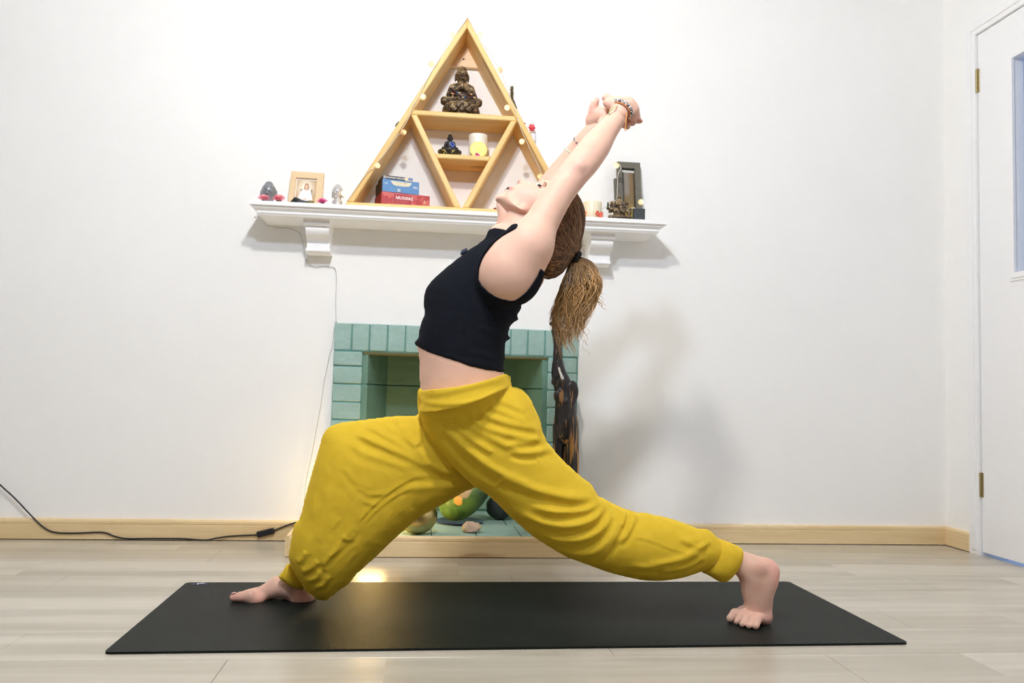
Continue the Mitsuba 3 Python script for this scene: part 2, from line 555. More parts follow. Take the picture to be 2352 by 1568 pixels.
put(t + '__bead', cat([on_right(ring, .005, XR - .009), on_right(ring2, .006, XR - .014)]), 'white_gloss')
m = trimesh.Trimesh([[XR + .016, GY0, GZ0], [XR + .016, GY1, GZ0], [XR + .016, GY1, GZ1], [XR + .016, GY0, GZ1]], [[0, 1, 2], [0, 2, 3]], process=False)
put(t + '__pane', m, 'pane_glass')
for z0, z1 in ((1.725, 1.8155), (.2108, .3)):
    hs = [box(XR - .0065, XR - .0035, DY1 - .009, DY1 + .0, z0, z1, .0008)]
    for q in range(5):
        a, b = z0 + (z1 - z0) * q / 5, z0 + (z1 - z0) * (q + 1) / 5 - .0012
        c = trimesh.creation.cylinder(.0042, b - a, sections=16)
        c.apply_translation([XR - .009, DY1 + .002, (a + b) / 2])
        hs.append(c)
    k = put(t + '__hinge', cat(hs), 'brass', 30)
    labels[k] = {'label': 'brass butt hinge'}

# lamps of the room (above and behind the photograph's frame)
for key, c, r, rad, lab in (('pendant_lamp', LAMP_NEAR, .052, NEAR_RAD, 'higher opal globe pendant lamp hanging in front of the mantel'),
                            ('pendant_lamp', LAMP_FAR, .062, FAR_RAD, 'lower opal globe pendant lamp hanging closest to the camera')):
    k = newkey(key)
    tag(k, lab, 'lamp')
    scene[k + '__globe'] = mikit.ply(ball(c, r, 3), mat(k + '_opal', (.9, .9, .88), .4), True, emitter={'type': 'area', 'radiance': rgb(*rad), 'sampling_weight': 10.0})
    put(k + '__cord', tube([(c[0], c[1], c[2] + r), (c[0], c[1], ZC)], .003), 'white_gloss', 30)
    put(k + '__ceiling_rose', lathe([(0, ZC - .03), (.03, ZC - .028), (.05, ZC - .008), (.05, ZC)], 32, (c[0], c[1], 0)), 'white_gloss', 30)

# ------------------------------------------------------------------ fireplace: painted bricks round a splayed firebox
t = tag(newkey('fireplace'), 'fireplace of sea-green painted bricks with an open firebox under the white mantel shelf', 'fireplace')
BX0, BX1, BZT = -.3165, .591, .787
FY = -.014
body = Polygon([(BX0 + .004, .06), (BX1 - .004, .06), (BX1 - .004, BZT - .003), (BX0 + .004, BZT - .003)], [[(FX0 - .002, .0), (FX1 + .002, .0), (FX1 + .002, FZ + .004), (FX0 - .002, FZ + .004)]])
body = Polygon([(BX0 + .004, .069), (FX0 - .003, .069), (FX0 - .003, FZ + .006), (FX1 + .003, FZ + .006), (FX1 + .003, .069), (BX1 - .004, .069), (BX1 - .004, BZT - .003), (BX0 + .004, BZT - .003)])
put(t + '__mortar', prism_y(body, FY + .005, 0), 'green_mortar')
rr = random.Random(11)


def brick(x0, x1, z0, z1, y0=FY, d=.014):
    j = lambda a: rr.uniform(-a, a)
    g = .0022
    m = box(x0 + g + j(.0008), x1 - g + j(.0008), y0 + j(.002), y0 + d, z0 + g + j(.0008), z1 - g + j(.0008), .0035)
    put(t + '__brick', m, 'green_paint', 40)


n = 14
for i in range(n):
    w = (BX1 - BX0) / n
    brick(BX0 + i * w, BX0 + (i + 1) * w, .684, BZT)
zs = [.684, .628, .565, .500, .432, .366, .300, .233, .166, .069]
zs = [.684, .629, .564, .499, .4345, .370, .3055, .241, .1765, .1225, .0685]
for a, b in zip(zs[1:], zs[:-1]):
    brick(BX0, FX0, a, b)
    brick(FX1, BX1 - .006, a - .004, b - .004 if b < .68 else b)
put(t + '__lintel', box(FX0, FX1, FY + .003, .10, FZ - .002, FZ + .007, .001), mat('lintel_metal', (.11, .10, .035), .5, .4))
FD = .36
bl, br = at(878, 925, FD)[0], at(1192, 925, FD)[0]
WT = .0


def quad(a, b, c, d, th):
    "a thick panel on the quad a b c d"
    a, b, c, d = map(np.asarray, (a, b, c, d))
    nn = np.cross(b - a, d - a).astype(float)
    nn *= th / np.linalg.norm(nn)
    return trimesh.convex.convex_hull(np.vstack([a, b, c, d, a + nn, b + nn, c + nn, d + nn]))


def panel_bricks(A, B, rows_z, splits, th):
    "brick courses on an upright panel that runs from A to B (x, y)"
    A, B = np.array(A), np.array(B)
    for r, (z0, z1) in enumerate(zip(rows_z[:-1], rows_z[1:])):
        cuts = splits[r % len(splits)]
        for u0, u1 in zip(cuts[:-1], cuts[1:]):
            p, q = A + (B - A) * (u0 + .006), A + (B - A) * (u1 - .006)
            m = quad([*p, z0 + .0025], [*q, z0 + .0025], [*q, z1 - .0025], [*p, z1 - .0025], th)
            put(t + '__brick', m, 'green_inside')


cz = [.069, .143, .285, .427, .565, .70]
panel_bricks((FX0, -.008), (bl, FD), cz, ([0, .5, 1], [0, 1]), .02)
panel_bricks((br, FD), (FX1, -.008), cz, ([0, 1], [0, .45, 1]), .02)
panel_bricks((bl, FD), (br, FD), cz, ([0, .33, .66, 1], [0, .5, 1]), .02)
put(t + '__firebox_shell', cat([quad([FX0 - .004, -.004, .0], [bl - .008, FD + .005, 0], [bl - .008, FD + .005, .85], [FX0 - .004, -.004, .70], .02),
                                quad([br + .008, FD + .005, 0], [FX1 + .004, -.004, .0], [FX1 + .004, -.004, .70], [br + .008, FD + .005, .85], .02),
                                quad([bl - .03, FD + .012, 0], [br + .03, FD + .012, 0], [br + .03, FD + .012, .85], [bl - .03, FD + .012, .85], .02)]), 'green_mortar')
put(t + '__flue', cat([box(FX0 - .05, FX1 + .05, .121, FD + .06, .80, .83)]), 'soot')

# hearth: tiles in a pine frame
t = tag(newkey('hearth'), 'low hearth of green tiles framed with a pine board, at the foot of the fireplace', 'hearth')
HX0, HX1, HY = -.4145, .680, -.302
pf = [(HY, .002), (HY, .0495), (HY + .0015, .0515), (HY - .0005, .0535), (HY - .0002, .0625), (HY + .004, .0685), (HY + .016, .0685), (HY + .016, .002)]
put(t + '__front_board', prism_x(pf, HX0 + .012, HX1 - .012), 'pine_skirting')
for x, s in ((HX0, 1), (HX1, -1)):
    q = [(x, .002), (x, .0625), (x + .003 * s, .0685), (x + .014 * s, .0685), (x + .014 * s, .002)]
    put(t + '__side_board', prism_y(q, HY + .001, -.001), 'pine_skirting_y')
    q = [(x + .0125 * s, .002), (x + .0125 * s, .0683), (x + .0005 * s, .0683), (x, .002)]
put(t + '__bed', box(HX0 + .014, HX1 - .014, HY + .016, -.0005, .002, .0525), 'green_mortar')
put(t + '__bed', box(FX0 - .01, FX1 + .01, .0005, FD + .02, -.02, .0525), 'green_mortar')
tx = np.linspace(HX0 + .0145, HX1 - .0145, 8)
ty = np.linspace(HY + .0165, -.001, 4)
for i in range(7):
    for j in range(3):
        put(t + '__tile', box(tx[i] + .0015, tx[i + 1] - .0015, ty[j] + .0015, ty[j + 1] - .0015, .0525, .0605 + rr.uniform(-.0006, .0006), .0012), 'green_paint')
tx = np.linspace(FX0 + .001, FX1 - .001, 6)
for i in range(5):
    for j, (a, b) in enumerate(((.0, .12), (.12, .24), (.24, FD - .004))):
        lim = lambda y: (FX0 + (bl - FX0) * y / FD, FX1 + (br - FX1) * y / FD)
        x0, x1 = max(tx[i], lim(b)[0] + .001), min(tx[i + 1], lim(b)[1] - .001)
        if x1 - x0 > .02:
            put(t + '__tile', box(x0 + .0015, x1 - .0015, a + .0015, b - .0015, .0525, .0605 + rr.uniform(-.0006, .0006), .0012), 'green_paint')

# ------------------------------------------------------------------ mantel shelf on two scrolled corbels
MZ = 1.1795
t = tag(newkey('mantel_shelf'), 'long white moulded mantel shelf on two scrolled corbels above the fireplace', 'mantel')
X0, X1 = -.598, .868
levels = [(MZ, .0012), (MZ - .0012, 0), (MZ - .0135, 0), (MZ - .0145, .001), (MZ - .0148, .0085), (MZ - .019, .0095), (MZ - .0215, .011), (MZ - .025, .0155), (MZ - .0275, .0215), (MZ - .0285, .0240),
          (MZ - .0325, .0245), (MZ - .0335, .0225), (MZ - .0365, .0225), (MZ - .0400, .0265), (MZ - .0435, .0290), (MZ - .0440, .0300)]
V, Fc = [], []
for z, i in levels:
    V += [[X0 + i, 0, z], [X0 + i, -.20 + i, z], [X1 - i, -.20 + i, z], [X1 - i, 0, z]]
for k in range(len(levels) - 1):
    for s in range(4):
        a, b = k * 4 + s, k * 4 + (s + 1) % 4
        Fc += [[a, b, b + 4], [a, b + 4, a + 4]]
e = (len(levels) - 1) * 4
Fc += [[0, 2, 1], [0, 3, 2], [e, e + 1, e + 2], [e, e + 2, e + 3]]
m = trimesh.Trimesh(V, Fc, process=False)
m.fix_normals()
put(t + '__shelf', m, 'white_gloss')
UZ = levels[-1][0]
for pxa, pxb in ((697, 757), (1357, 1413)):
    yy = -.135
    xa, xb = at(pxa, 520, yy)[0], at(pxb, 520, yy)[0]
    cap = [(0, UZ), (-.140, UZ), (-.140, UZ - .008), (-.136, UZ - .010), (-.139, UZ - .013), (-.136, UZ - .019), (-.128, UZ - .021), (0, UZ - .021)]
    sc = [(0, UZ - .02)] + [(y, UZ - z) for y, z in spline([(-.121, .020), (-.1235, .030), (-.121, .040), (-.110, .051), (-.093, .058), (-.080, .064), (-.0735, .072), (-.0735, .083), (-.0735, .091)], 6)] + [(0, UZ - .091)]
    base = [(0, UZ - .0905), (-.074, UZ - .0905), (-.074, UZ - .094), (-.0785, UZ - .0955), (-.0785, UZ - .102), (-.071, UZ - .1065), (0, UZ - .1065)]
    put(t + '__corbel', cat([prism_x(cap, xa, xb), prism_x(sc, xa + .0055, xb - .0035), prism_x(base, xa + .003, xb - .001)]), 'white_gloss', 25)
# ------------------------------------------------------------------ triangular pine shelf standing on the mantel
SY, SD = -.161, .158          # its front plane and depth
AX, AZ = .1275, 1.8935         # apex
BZ = MZ                     # underside
hw = (AZ - BZ) / math.tan(math.radians(60))
TH = .0195
t = tag(newkey('triangle_shelf'), 'triangular pine shelf with an inner inverted triangle, standing on the mantel', 'shelf')
outer = Polygon([(AX, AZ), (AX - hw, BZ), (AX + hw, BZ)])
inner = outer.buffer(-TH, join_style=2)
ring = outer.difference(inner)
cy0, cy1 = SY, SY + SD


def rounded_prism(poly, y0, y1, b=.003):
    "an outline swept in depth with eased front edges"
    m = prism_y(poly, y0 + b, y1)
    q = poly.buffer(-b, join_style=2)
    if q.is_empty:
        return prism_y(poly, y0, y1)
    f = prism_y(q, y0, y0 + b * 1.02)
    Vp, Vq = np.asarray(poly.exterior.coords)[:-1], np.asarray(q.exterior.coords)[:-1]
    if len(Vp) == len(Vq):
        i = np.argmin(np.linalg.norm(Vq - Vp[0], axis=1))
        Vq = np.roll(Vq, -i, axis=0)
        if np.linalg.norm(Vq[1] - Vp[1]) > np.linalg.norm(Vq[-1] - Vp[1]):
            Vq = np.roll(Vq[::-1], 1, axis=0)
        n = len(Vp)
        P = np.vstack([np.c_[Vp[:, 0], np.full(n, y0 + b), Vp[:, 1]], np.c_[Vq[:, 0], np.full(n, y0), Vq[:, 1]]])
        Fq = []
        for k in range(n):
            a, c = k, (k + 1) % n
            Fq += [[a, c, c + n], [a, c + n, a + n]]
        sk = trimesh.Trimesh(P, Fq, process=False)
        return cat([m, f, sk])
    return m


base = Polygon([(AX - hw, BZ), (AX + hw, BZ), (AX + hw - TH / math.tan(math.radians(60)), BZ + TH), (AX - hw + TH / math.tan(math.radians(60)), BZ + TH)])
put(t + '__base_board', rounded_prism(base, cy0, cy1), 'pine_shelf_x')
s3 = TH / math.sin(math.radians(30))
left = Polygon([(AX, AZ), (AX - hw + TH / math.tan(math.radians(60)), BZ + TH), (AX - hw + TH / math.tan(math.radians(60)) + TH / math.sin(math.radians(60)), BZ + TH), (AX, AZ - TH / math.cos(math.radians(60)))])
put(t + '__side_board', rounded_prism(left, cy0, cy1), 'pine_shelf_l')
right = Polygon([(2 * AX - x, z) for x, z in np.asarray(left.exterior.coords)[:-1]][::-1])
put(t + '__side_board', rounded_prism(right, cy0, cy1), 'pine_shelf_r')
S1T, S1B = 1.5415, 1.5235          # upper shelf board
S2T, S2B = 1.3895, 1.3725          # lower shelf board
half_in = lambda z: (AZ - TH / math.cos(math.radians(60)) - z) / math.tan(math.radians(60))
up = Polygon([(AX - half_in(S1T), S1T), (AX + half_in(S1T), S1T), (AX + half_in(S1B), S1B), (AX - half_in(S1B), S1B)])
put(t + '__shelf_board', rounded_prism(up, cy0 + .001, cy1), 'pine_shelf_x')
# the inner triangle: two boards from the ends of the upper board down to the middle of the base
bz = BZ + TH
tw = TH / math.sin(math.radians(60))
xl0, xl1 = AX - half_in(S1B) + .001, AX - .004
dvl = Polygon([(xl0, S1B), (xl0 + tw, S1B), (xl1 + .001, bz), (xl1 - tw + .001, bz)])
dvr = Polygon([(2 * AX - x, z) for x, z in np.asarray(dvl.exterior.coords)[:-1]][::-1])
put(t + '__divider', rounded_prism(dvl, cy0 + .001, cy1), 'pine_shelf_r')
put(t + '__divider', rounded_prism(dvr, cy0 + .001, cy1), 'pine_shelf_l')
din = lambda z: xl0 + tw + (xl1 - xl0 - tw) * (S1B - z) / (S1B - bz)
lo = Polygon([(din(S2T), S2T), (2 * AX - din(S2T), S2T), (2 * AX - din(S2B), S2B), (din(S2B), S2B)])
put(t + '__shelf_board', rounded_prism(lo, cy0 + .002, cy1), 'pine_shelf_x')
gz = at(1066, 158, -.004)[2]
gus = Polygon([(AX, AZ - TH / math.cos(math.radians(60))), (AX - half_in(gz), gz), (AX + half_in(gz), gz)])
hole = shapely.Point(AX - .003, at(1066, 140, -.006)[2]).buffer(.0038)
put(t + '__gusset', prism_y(gus.difference(hole), -.022, -.003), mat('pine_pale', mikit.proc(pine_fn((1, 0, 0), 11, (.82, .62, .40), (.70, .47, .25))), .5, .3))
labels[t + '__gusset'] = {'label': 'pale triangular back piece with a screw hole'}
put(t + '__screw', cat([lathe([(0, 0), (.0036, 0), (.0036, .004)], 12)]).apply_transform(trimesh.transformations.rotation_matrix(math.pi / 2, [1, 0, 0])).apply_translation([AX - .003, -.006, at(1066, 140, -.006)[2]]), 'soot')

# ------------------------------------------------------------------ small statues
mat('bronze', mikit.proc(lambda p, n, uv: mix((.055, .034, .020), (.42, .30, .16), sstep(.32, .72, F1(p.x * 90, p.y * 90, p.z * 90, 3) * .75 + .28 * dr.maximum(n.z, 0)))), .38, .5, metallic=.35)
mat('black_resin', (.012, .012, .016), .32, .5)
mat('gold_paint', (.42, .31, .10), .4, .5, metallic=.4)
mat('blue_paint', (.09, .16, .48), .4, .5)


def buddha_mesh(h=.1, hh=.0012, prayer=True):
    "a seated cross-legged figure of unit scale h (height), facing -y, sitting on z = 0"
    u = h / 1.0
    f = Field([-.50 * u, -.36 * u, -.04 * u], [.50 * u, .34 * u, 1.06 * u], hh)
    P = lambda *c: np.array(c) * u
    f.ell(P(0, 0, .76), P(.150, .15, .195), .01 * u)
    f.ell(P(0, .02, .92), P(.115, .115, .085), .04 * u)
    f.ell(P(0, -.148, .735), P(.024, .03, .048), .015 * u)
    f.ell(P(0, -.130, .655), P(.045, .025, .016), .012 * u)
    for s in (-1, 1):
        f.ell(P(s * .155, .01, .71), P(.024, .035, .10), .015 * u)
        f.ell(P(s * .060, -.142, .775), P(.040, .022, .016), .006 * u, cut=True)
    f.cone(P(0, .01, .55), P(0, .01, .66), .075 * u, .07 * u, .03 * u)
    f.cone(P(0, .02, .20), P(0, .02, .42), .20 * u, .17 * u, .05 * u, (1.05, .75, 1))
    f.cone(P(-.17, .02, .48), P(.17, .02, .48), .085 * u, .085 * u, .06 * u)
    for s in (-1, 1):
        f.cone(P(s * .23, .02, .47), P(s * .30, -.03, .27), .075 * u, .065 * u, .03 * u)
        hand = P(s * .03, -.20, .40) if prayer else P(s * .05, -.20, .19)
        f.cone(P(s * .30, -.03, .27), hand, .062 * u, .04 * u, .02 * u)
        f.cone(P(s * .10, .05, .10), P(s * .40, -.06, .10), .13 * u, .105 * u, .05 * u, (1, 1.1, .9))
        f.cone(P(s * .40, -.08, .09), P(-s * .06, -.26, .09), .10 * u, .07 * u, .04 * u)
    if prayer:
        f.ell(P(0, -.215, .45), P(.045, .05, .11), .02 * u)
    else:
        f.ell(P(0, -.22, .19), P(.11, .06, .04), .02 * u)
    return f.mesh(2)


def lotus(r, h, petals=14, rows=2):
    "a lotus seat: a waisted core with petals"
    core = lathe([(0, 0), (r * .86, 0), (r * .9, h * .10), (r * .74, h * .26), (r * .92, h * .5), (r * .9, h), (0, h)], 40)
    pet = []
    for j in range(rows):
        for i in range(petals):
            a = (i + .5 * j) * 2 * math.pi / petals
            m = ball((0, 0, 0), 1, 1, (r * .21, r * .10, h * .32))
            m = moved(m, (0, -r * (.93 + .03 * j), h * (.48 + .24 * j)), 0, 1, 0, -.35)
            pet.append(moved(m, (0, 0, 0), a))
    return cat([core] + pet)


# bronze Buddha in the top of the triangle
bx, by = at(1059, 255, -.095)[0], -.088
t = tag(newkey('buddha_statue'), 'large bronze praying Buddha on a lotus seat in the top of the triangle shelf', 'statue')
LH = .050
put(t + '__lotus_seat', moved(lotus(.0635, LH), (bx, by, S1T)), 'bronze', 40)
put(t + '__figure', moved(buddha_mesh(.152), (bx, by, S1T + LH - .004)), 'bronze', True)
# bead string hung around the statue
bt = tag(newkey('prayer_beads'), 'string of dark, cream and blue prayer beads draped over the arms of the bronze Buddha', 'beads')
bz0 = S1T + LH + .006
bead_cols = [mat('bead_dark', (.045, .02, .03), .35, .5), mat('bead_cream', (.62, .45, .22), .4, .4), mat('bead_blue', (.05, .14, .33), .35, .5), mat('bead_red', (.50, .16, .07), .4, .4)]
path = spline([(bx - .040, by - .020, bz0 + .054), (bx - .032, by - .037, bz0 + .038), (bx - .016, by - .047, bz0 + .026), (bx + .002, by - .049, bz0 + .024), (bx + .022, by - .044, bz0 + .024), (bx + .045, by - .03, bz0 + .026),
               (bx + .054, by - .020, bz0 + .021), (bx + .044, by - .036, bz0 + .015), (bx + .02, by - .05, bz0 + .012), (bx + .004, by - .054, bz0 + .006), (bx - .010, by - .05, bz0 + .016), (bx - .03, by - .04, bz0 + .022), (bx - .049, by - .024, bz0 + .034)], 40)
dd = np.concatenate([[0], np.cumsum(np.linalg.norm(np.diff(path, axis=0), axis=1))])
bead_m = {c: ball((0, 0, 0), .0036, 1) for c in range(4)}
nb = int(dd[-1] / .0066)
for i in range(nb):
    q = np.array([np.interp(i * dd[-1] / nb, dd, path[:, k]) for k in range(3)])
    c = 0 if i % 7 else (1, 2, 3)[(i // 7) % 3]
    if i % 7 == 1 and i > 1:
        c = 1
    scene_key = put(bt + '__bead', moved(bead_m[c], q), bead_cols[c], True)

# small black Buddha on a patterned dish
bx, by = at(1033, 352, -.105)[0], -.098
t = tag(newkey('buddha_statue'), 'small black Buddha with a blue sash on a gold-patterned base beside the white candle', 'statue')
put(t + '__base', moved(lathe([(0, 0), (.030, 0), (.0335, .004), (.0435, .0235), (.043, .0265), (.034, .0305), (.02, .0315), (0, .0315)], 40), (bx, by, S2T)), mat('dish_pattern', mikit.proc(lambda p, n, uv: mix((.012, .012, .012), (.36, .30, .10), sstep(.60, .70, F2(p.x * 170, p.y * 170, p.z * 130)) * sstep(S2T + .003, S2T + .005, p.z) * (1 - sstep(S2T + .0225, S2T + .0245, p.z)))), .35, .5), 30)
put(t + '__figure', moved(buddha_mesh(.0605, .0009, False), (bx, by, S2T + .0300)), 'black_resin', True)
put(t + '__sash', cat([tube(spline([(bx + .004, by - .0085, S2T + .0580), (bx + .001, by - .013, S2T + .0520), (bx + .004, by - .0155, S2T + .0450), (bx + .009, by - .017, S2T + .0405), (bx + .013, by - .014, S2T + .0380)], 6), .0032, 8), tube(spline([(bx + .009, by - .007, S2T + .0590), (bx + .0125, by - .010, S2T + .0520), (bx + .016, by - .010, S2T + .0460)], 6), .0030, 8)]), 'blue_paint', True)
put(t + '__flame_crown', lathe([(0, 0), (.0028, 0), (.0032, .003), (.0012, .006), (0, .0095)], 12, (bx, by, S2T + .0895)), 'gold_paint', True)

# candle in the triangle with an orange disc and a petal leaning on it
mat('wax', (.80, .765, .66), .35, .45)
cx, cyy = at(1098, 353, -.10)[0], -.085
t = tag(newkey('candle'), 'white pillar candle standing on the small board inside the triangle shelf', 'candle')
put(t + '__pillar', lathe([(0, 0), (.034, 0), (.0348, .001), (.0348, .093), (.0335, .096), (.030, .095), (0, .0935)], 48, (cx, cyy, S2T)), 'wax', 35)
put(t + '__wick', tube([(cx, cyy, S2T + .093), (cx + .001, cyy, S2T + .101)], .0007, 6), 'soot')
t = tag(newkey('citrus_slice'), 'dried yellow citrus slice leaning against the white candle', 'dried fruit')
sl = lathe([(0, 0), (.029, 0), (.0315, .0016), (.0315, .004), (.0295, .0052), (0, .0052)], 40)
seg = []
for i in range(14):
    a = i * 2 * math.pi / 14
    seg.append(moved(ball((0, 0, 0), 1, 1, (.0085, .0030, .0018)), (.0185 * math.cos(a), .0185 * math.sin(a), .0052), a))
px_, pz_ = at(1099, 333, cyy - .036)[0], S2T + .0305
Rm = trimesh.transformations.euler_matrix(math.pi / 2 - .12, 0, 0)
Rm[:3, 3] = [px_, cyy - .0395, pz_]
mat('citrus_rind', (.80, .70, .20), .5, .3); mat('citrus_flesh', (.86, .80, .36), .45, .35)
put(t + '__rind', sl.copy().apply_transform(Rm), 'citrus_rind', 30)
put(t + '__segments', cat(seg).apply_transform(Rm), 'citrus_flesh', True)
t = tag(newkey('flower_petal'), 'folded magenta petal lying in front of the citrus slice', 'petal')
put(t, cat([moved(ball((0, 0, 0), 1, 2, (.0085, .0022, .0068)), (px_ - .003, cyy - .0495, S2T + .0075), .15), moved(ball((0, 0, 0), 1, 2, (.0052, .003, .0045)), (px_ - .006, cyy - .0475, S2T + .0125), .2)]), mat('magenta_petal', mikit.proc(lambda p, n, uv: mix((.55, .10, .22), (.36, .02, .12), sstep(S2T + .006, S2T + .013, p.z))), .5, .3), True)

# books on the base board
BB = BZ + TH
rot = math.radians(14)
mat('book_red', mikit.proc(lambda p, n, uv: mix((.42, .055, .06), (.55, .13, .12), sstep(.48, .62, F1(p.x * 55, p.y * 55, p.z * 55, 3)))), .4, .4)
mat('book_red_panel', (.37, .045, .055), .4, .4)
mat('book_blue', mikit.proc(lambda p, n, uv: mix((.085, .20, .42), (.13, .29, .52), F1(p.x * 40, p.y * 40, p.z * 40, 3))), .4, .4)
mat('book_black', (.025, .023, .024), .4, .4)
mat('book_side', (.05, .035, .025), .5, .3)
mat('book_red_side', (.27, .022, .02), .4, .4)
mat('ink_white', (.84, .80, .78), .6, .2); mat('ink_pink', (.62, .30, .29), .6, .2); mat('ink_gold', (.78, .62, .36), .6, .2); mat('ink_cream', (.72, .65, .48), .6, .2); mat('ink_dark', (.16, .12, .10), .6, .2)
for n_, (pxl, pyl, wid, hei, dep, z0, lab, bs, side, yfr) in enumerate(((875, 473, .176, .047, .125, BB, 'large red book titled MUDRAS, at the bottom of the stack in the triangle shelf', 'book_red', 'book_red_side', -.148),
                                                        (877, 440, .134, .046, .118, BB + .0472, 'blue boxed card set with a cream banner lying on the red book', 'book_blue', 'book_side', -.146),
                                                        (879, 417, .108, .013, .09, BB + .0934, 'thin black book on top of the blue card set', 'book_black', 'book_side', -.143))):
    t = tag(newkey('book'), lab, 'book', 'books stacked in the triangle shelf')
    cx0 = at(pxl, pyl, yfr)[0]
    place = lambda m: moved(m, (cx0, yfr, z0), rot)          # local x along the spine, y into the depth
    put(t + '__cover', place(box(.0012, wid, 0, dep, 0, hei, .0012)), bs)
    put(t + '__end_panel', place(box(0, .0014, .0015, dep - .002, .0015, hei - .0015)), side)

    def letters(s, h, x, z, m, part='lettering', bold=False):
        g = meshkit.text_mesh(s, h, .0004, bold)
        g.apply_transform(trimesh.transformations.euler_matrix(math.pi / 2, 0, 0))
        g.apply_translation([x, -.0001, z])
        put(t + '__' + part, place(g), m)
    if n_ == 0:
        put(t + '__title_panel', place(box(.044, .109, -.0004, .001, .009, .0415)), 'book_red_panel')
        fr = Polygon([(.0425, .0075), (.1105, .0075), (.1105, .043), (.0425, .043)], [[(.0435, .0085), (.1095, .0085), (.1095, .042), (.0435, .042)]])
        put(t + '__panel_border', place(prism_y(fr, -.0005, .0005)), 'ink_pink')
        letters('MUDRAS', .0108, .0515, .0245, 'ink_white', bold=True)
        letters('GERTRUD HIRSCHI', .0034, .0520, .0150, 'ink_pink')
        om = [tube(spline([(.1535, -.0002, .0265), (.1575, -.0002, .0275), (.156, -.0002, .0235), (.1585, -.0002, .0195), (.155, -.0002, .0165), (.1525, -.0002, .0185)], 6), .0009, 6), tube(spline([(.158, -.0002, .0215), (.1615, -.0002, .023), (.1620, -.0002, .0185)], 6), .0008, 6), ball((.1605, -.0002, .0285), .001, 1)]
        put(t + '__emblem', place(cat(om)), 'ink_gold')
    elif n_ == 1:
        bn = Polygon([(.029, .0415), (.0345, .034), (.041, .0275), (.050, .025), (.085, .0248), (.0965, .0265), (.103, .0325), (.108, .0400)])
        put(t + '__banner', place(prism_y(bn, -.0005, .0005)), 'ink_cream')
        letters('Yoga & Meditation', .0045, .0385, .0352, 'ink_dark')
        letters('Karten', .0026, .055, .0290, 'ink_dark')
        letters('AQ', .006, .0085, .0275, 'ink_white')
        letters('KIRSCH', .0034, .1115, .0255, 'ink_white', bold=True)
        letters('VERLAG', .0034, .1115, .0205, 'ink_white', bold=True)
        put(t + '__disc', place(lathe([(0, 0), (.0085, 0), (.0085, .0006), (0, .0006)], 32).apply_transform(trimesh.transformations.euler_matrix(math.pi / 2, 0, 0)).apply_translation([.0605, .0, .0095])), 'ink_dark')
        put(t + '__disc', place(lathe([(0, 0), (.0068, 0), (.0068, .0006), (0, .0006)], 32).apply_transform(trimesh.transformations.euler_matrix(math.pi / 2, 0, 0)).apply_translation([.0605, -.0004, .0095])), mat('disc_blue', (.36, .50, .66), .4, .4))
    else:
        letters('ENERGIE HEILUNG', .0058, .0115, .0037, 'ink_white', bold=True)
        put(t + '__label', place(box(.080, .1065, -.0004, .001, .0008, .0122)), 'ink_gold')
        put(t + '__label', place(box(.092, .1065, -.0006, .001, .0035, .0118)), mat('label_blue', (.14, .18, .45), .4, .4))
        put(t + '__label', place(box(.0015, .0105, -.0004, .001, .001, .012)), mat('label_grey', (.35, .35, .36), .4, .4))

# green egg-shaped stone and a dark red bud, right compartment
ex = at(1181, 470, -.10)[0]
t = tag(newkey('stone_egg'), 'dark green mottled egg-shaped stone in the right part of the triangle shelf behind the face', 'stone')
egg = lathe([(0, 0), (.013, 0), (.021, .014), (.0235, .04), (.0225, .066), (.018, .086), (.010, .0955), (0, .098)], 32)
put(t, moved(egg, (at(1171, 440, -.10)[0], -.10, BB)), mat('malachite', mikit.proc(lambda p, n, uv: mix((.012, .030, .014), (.26, .34, .18), sstep(.60, .70, F1(p.x * 60, p.y * 60, p.z * 60, 3)))), .25, .5), True)
t = tag(newkey('flower'), 'small dark red bud lying on the base board behind the chin', 'flower')
rx = at(1137, 480, -.13)[0]
put(t, cat([ball((rx + .0045 * math.cos(a), -.13 + .0045 * math.sin(a), BB + .004), .0042, 1) for a in np.arange(6)] + [ball((rx, -.13, BB + .008), .0042, 1)]), mat('dark_red', (.22, .015, .03), .5, .3), True)


# ------------------------------------------------------------------ mantel, left: flowers, glass heads, frame, leaf
def aster(c, r, m_pet, m_mid, label, tilt=(0, 0), layers=4, flat=.9):
    t = tag(newkey('flower'), label, 'flower')
    rg = random.Random(int(1e6 * abs(c[0])) + layers)
    pet = []
    for L in range(layers):
        nP = 16 - L
        for i in range(nP):
            a = (i + .5 * (L % 2)) * 2 * math.pi / nP + rg.uniform(-.08, .08)
            up_ = .12 + .27 * L + rg.uniform(-.06, .06)
            ln = r * (1 - .10 * L) * rg.uniform(.92, 1.05)
            m = ball((ln * .5, 0, 0), 1, 1, (1, 1, 1))
            m = trimesh.creation.icosphere(subdivisions=1)
            m.apply_scale([ln * .52, r * .10, r * .045])
            m.apply_translation([ln * .52, 0, 0])
            pet.append(moved(m, (0, 0, 0), a, 1, -up_))
    Mt = trimesh.transformations.euler_matrix(tilt[0], tilt[1], 0)
    Mt[:3, 3] = c
    put(t + '__petals', cat(pet).apply_transform(Mt), m_pet, True)
    put(t + '__centre', ball((0, 0, r * .12), r * .22, 1, (1, 1, .7)).apply_transform(Mt), m_mid, True)
    put(t + '__calyx', lathe([(0, 0), (r * .30, 0), (r * .42, c[2] - MZ - r * .1), (r * .2, c[2] - MZ), (0, c[2] - MZ)], 16, (c[0], c[1] + .004, MZ)), 'dried_green', 30)
    return t


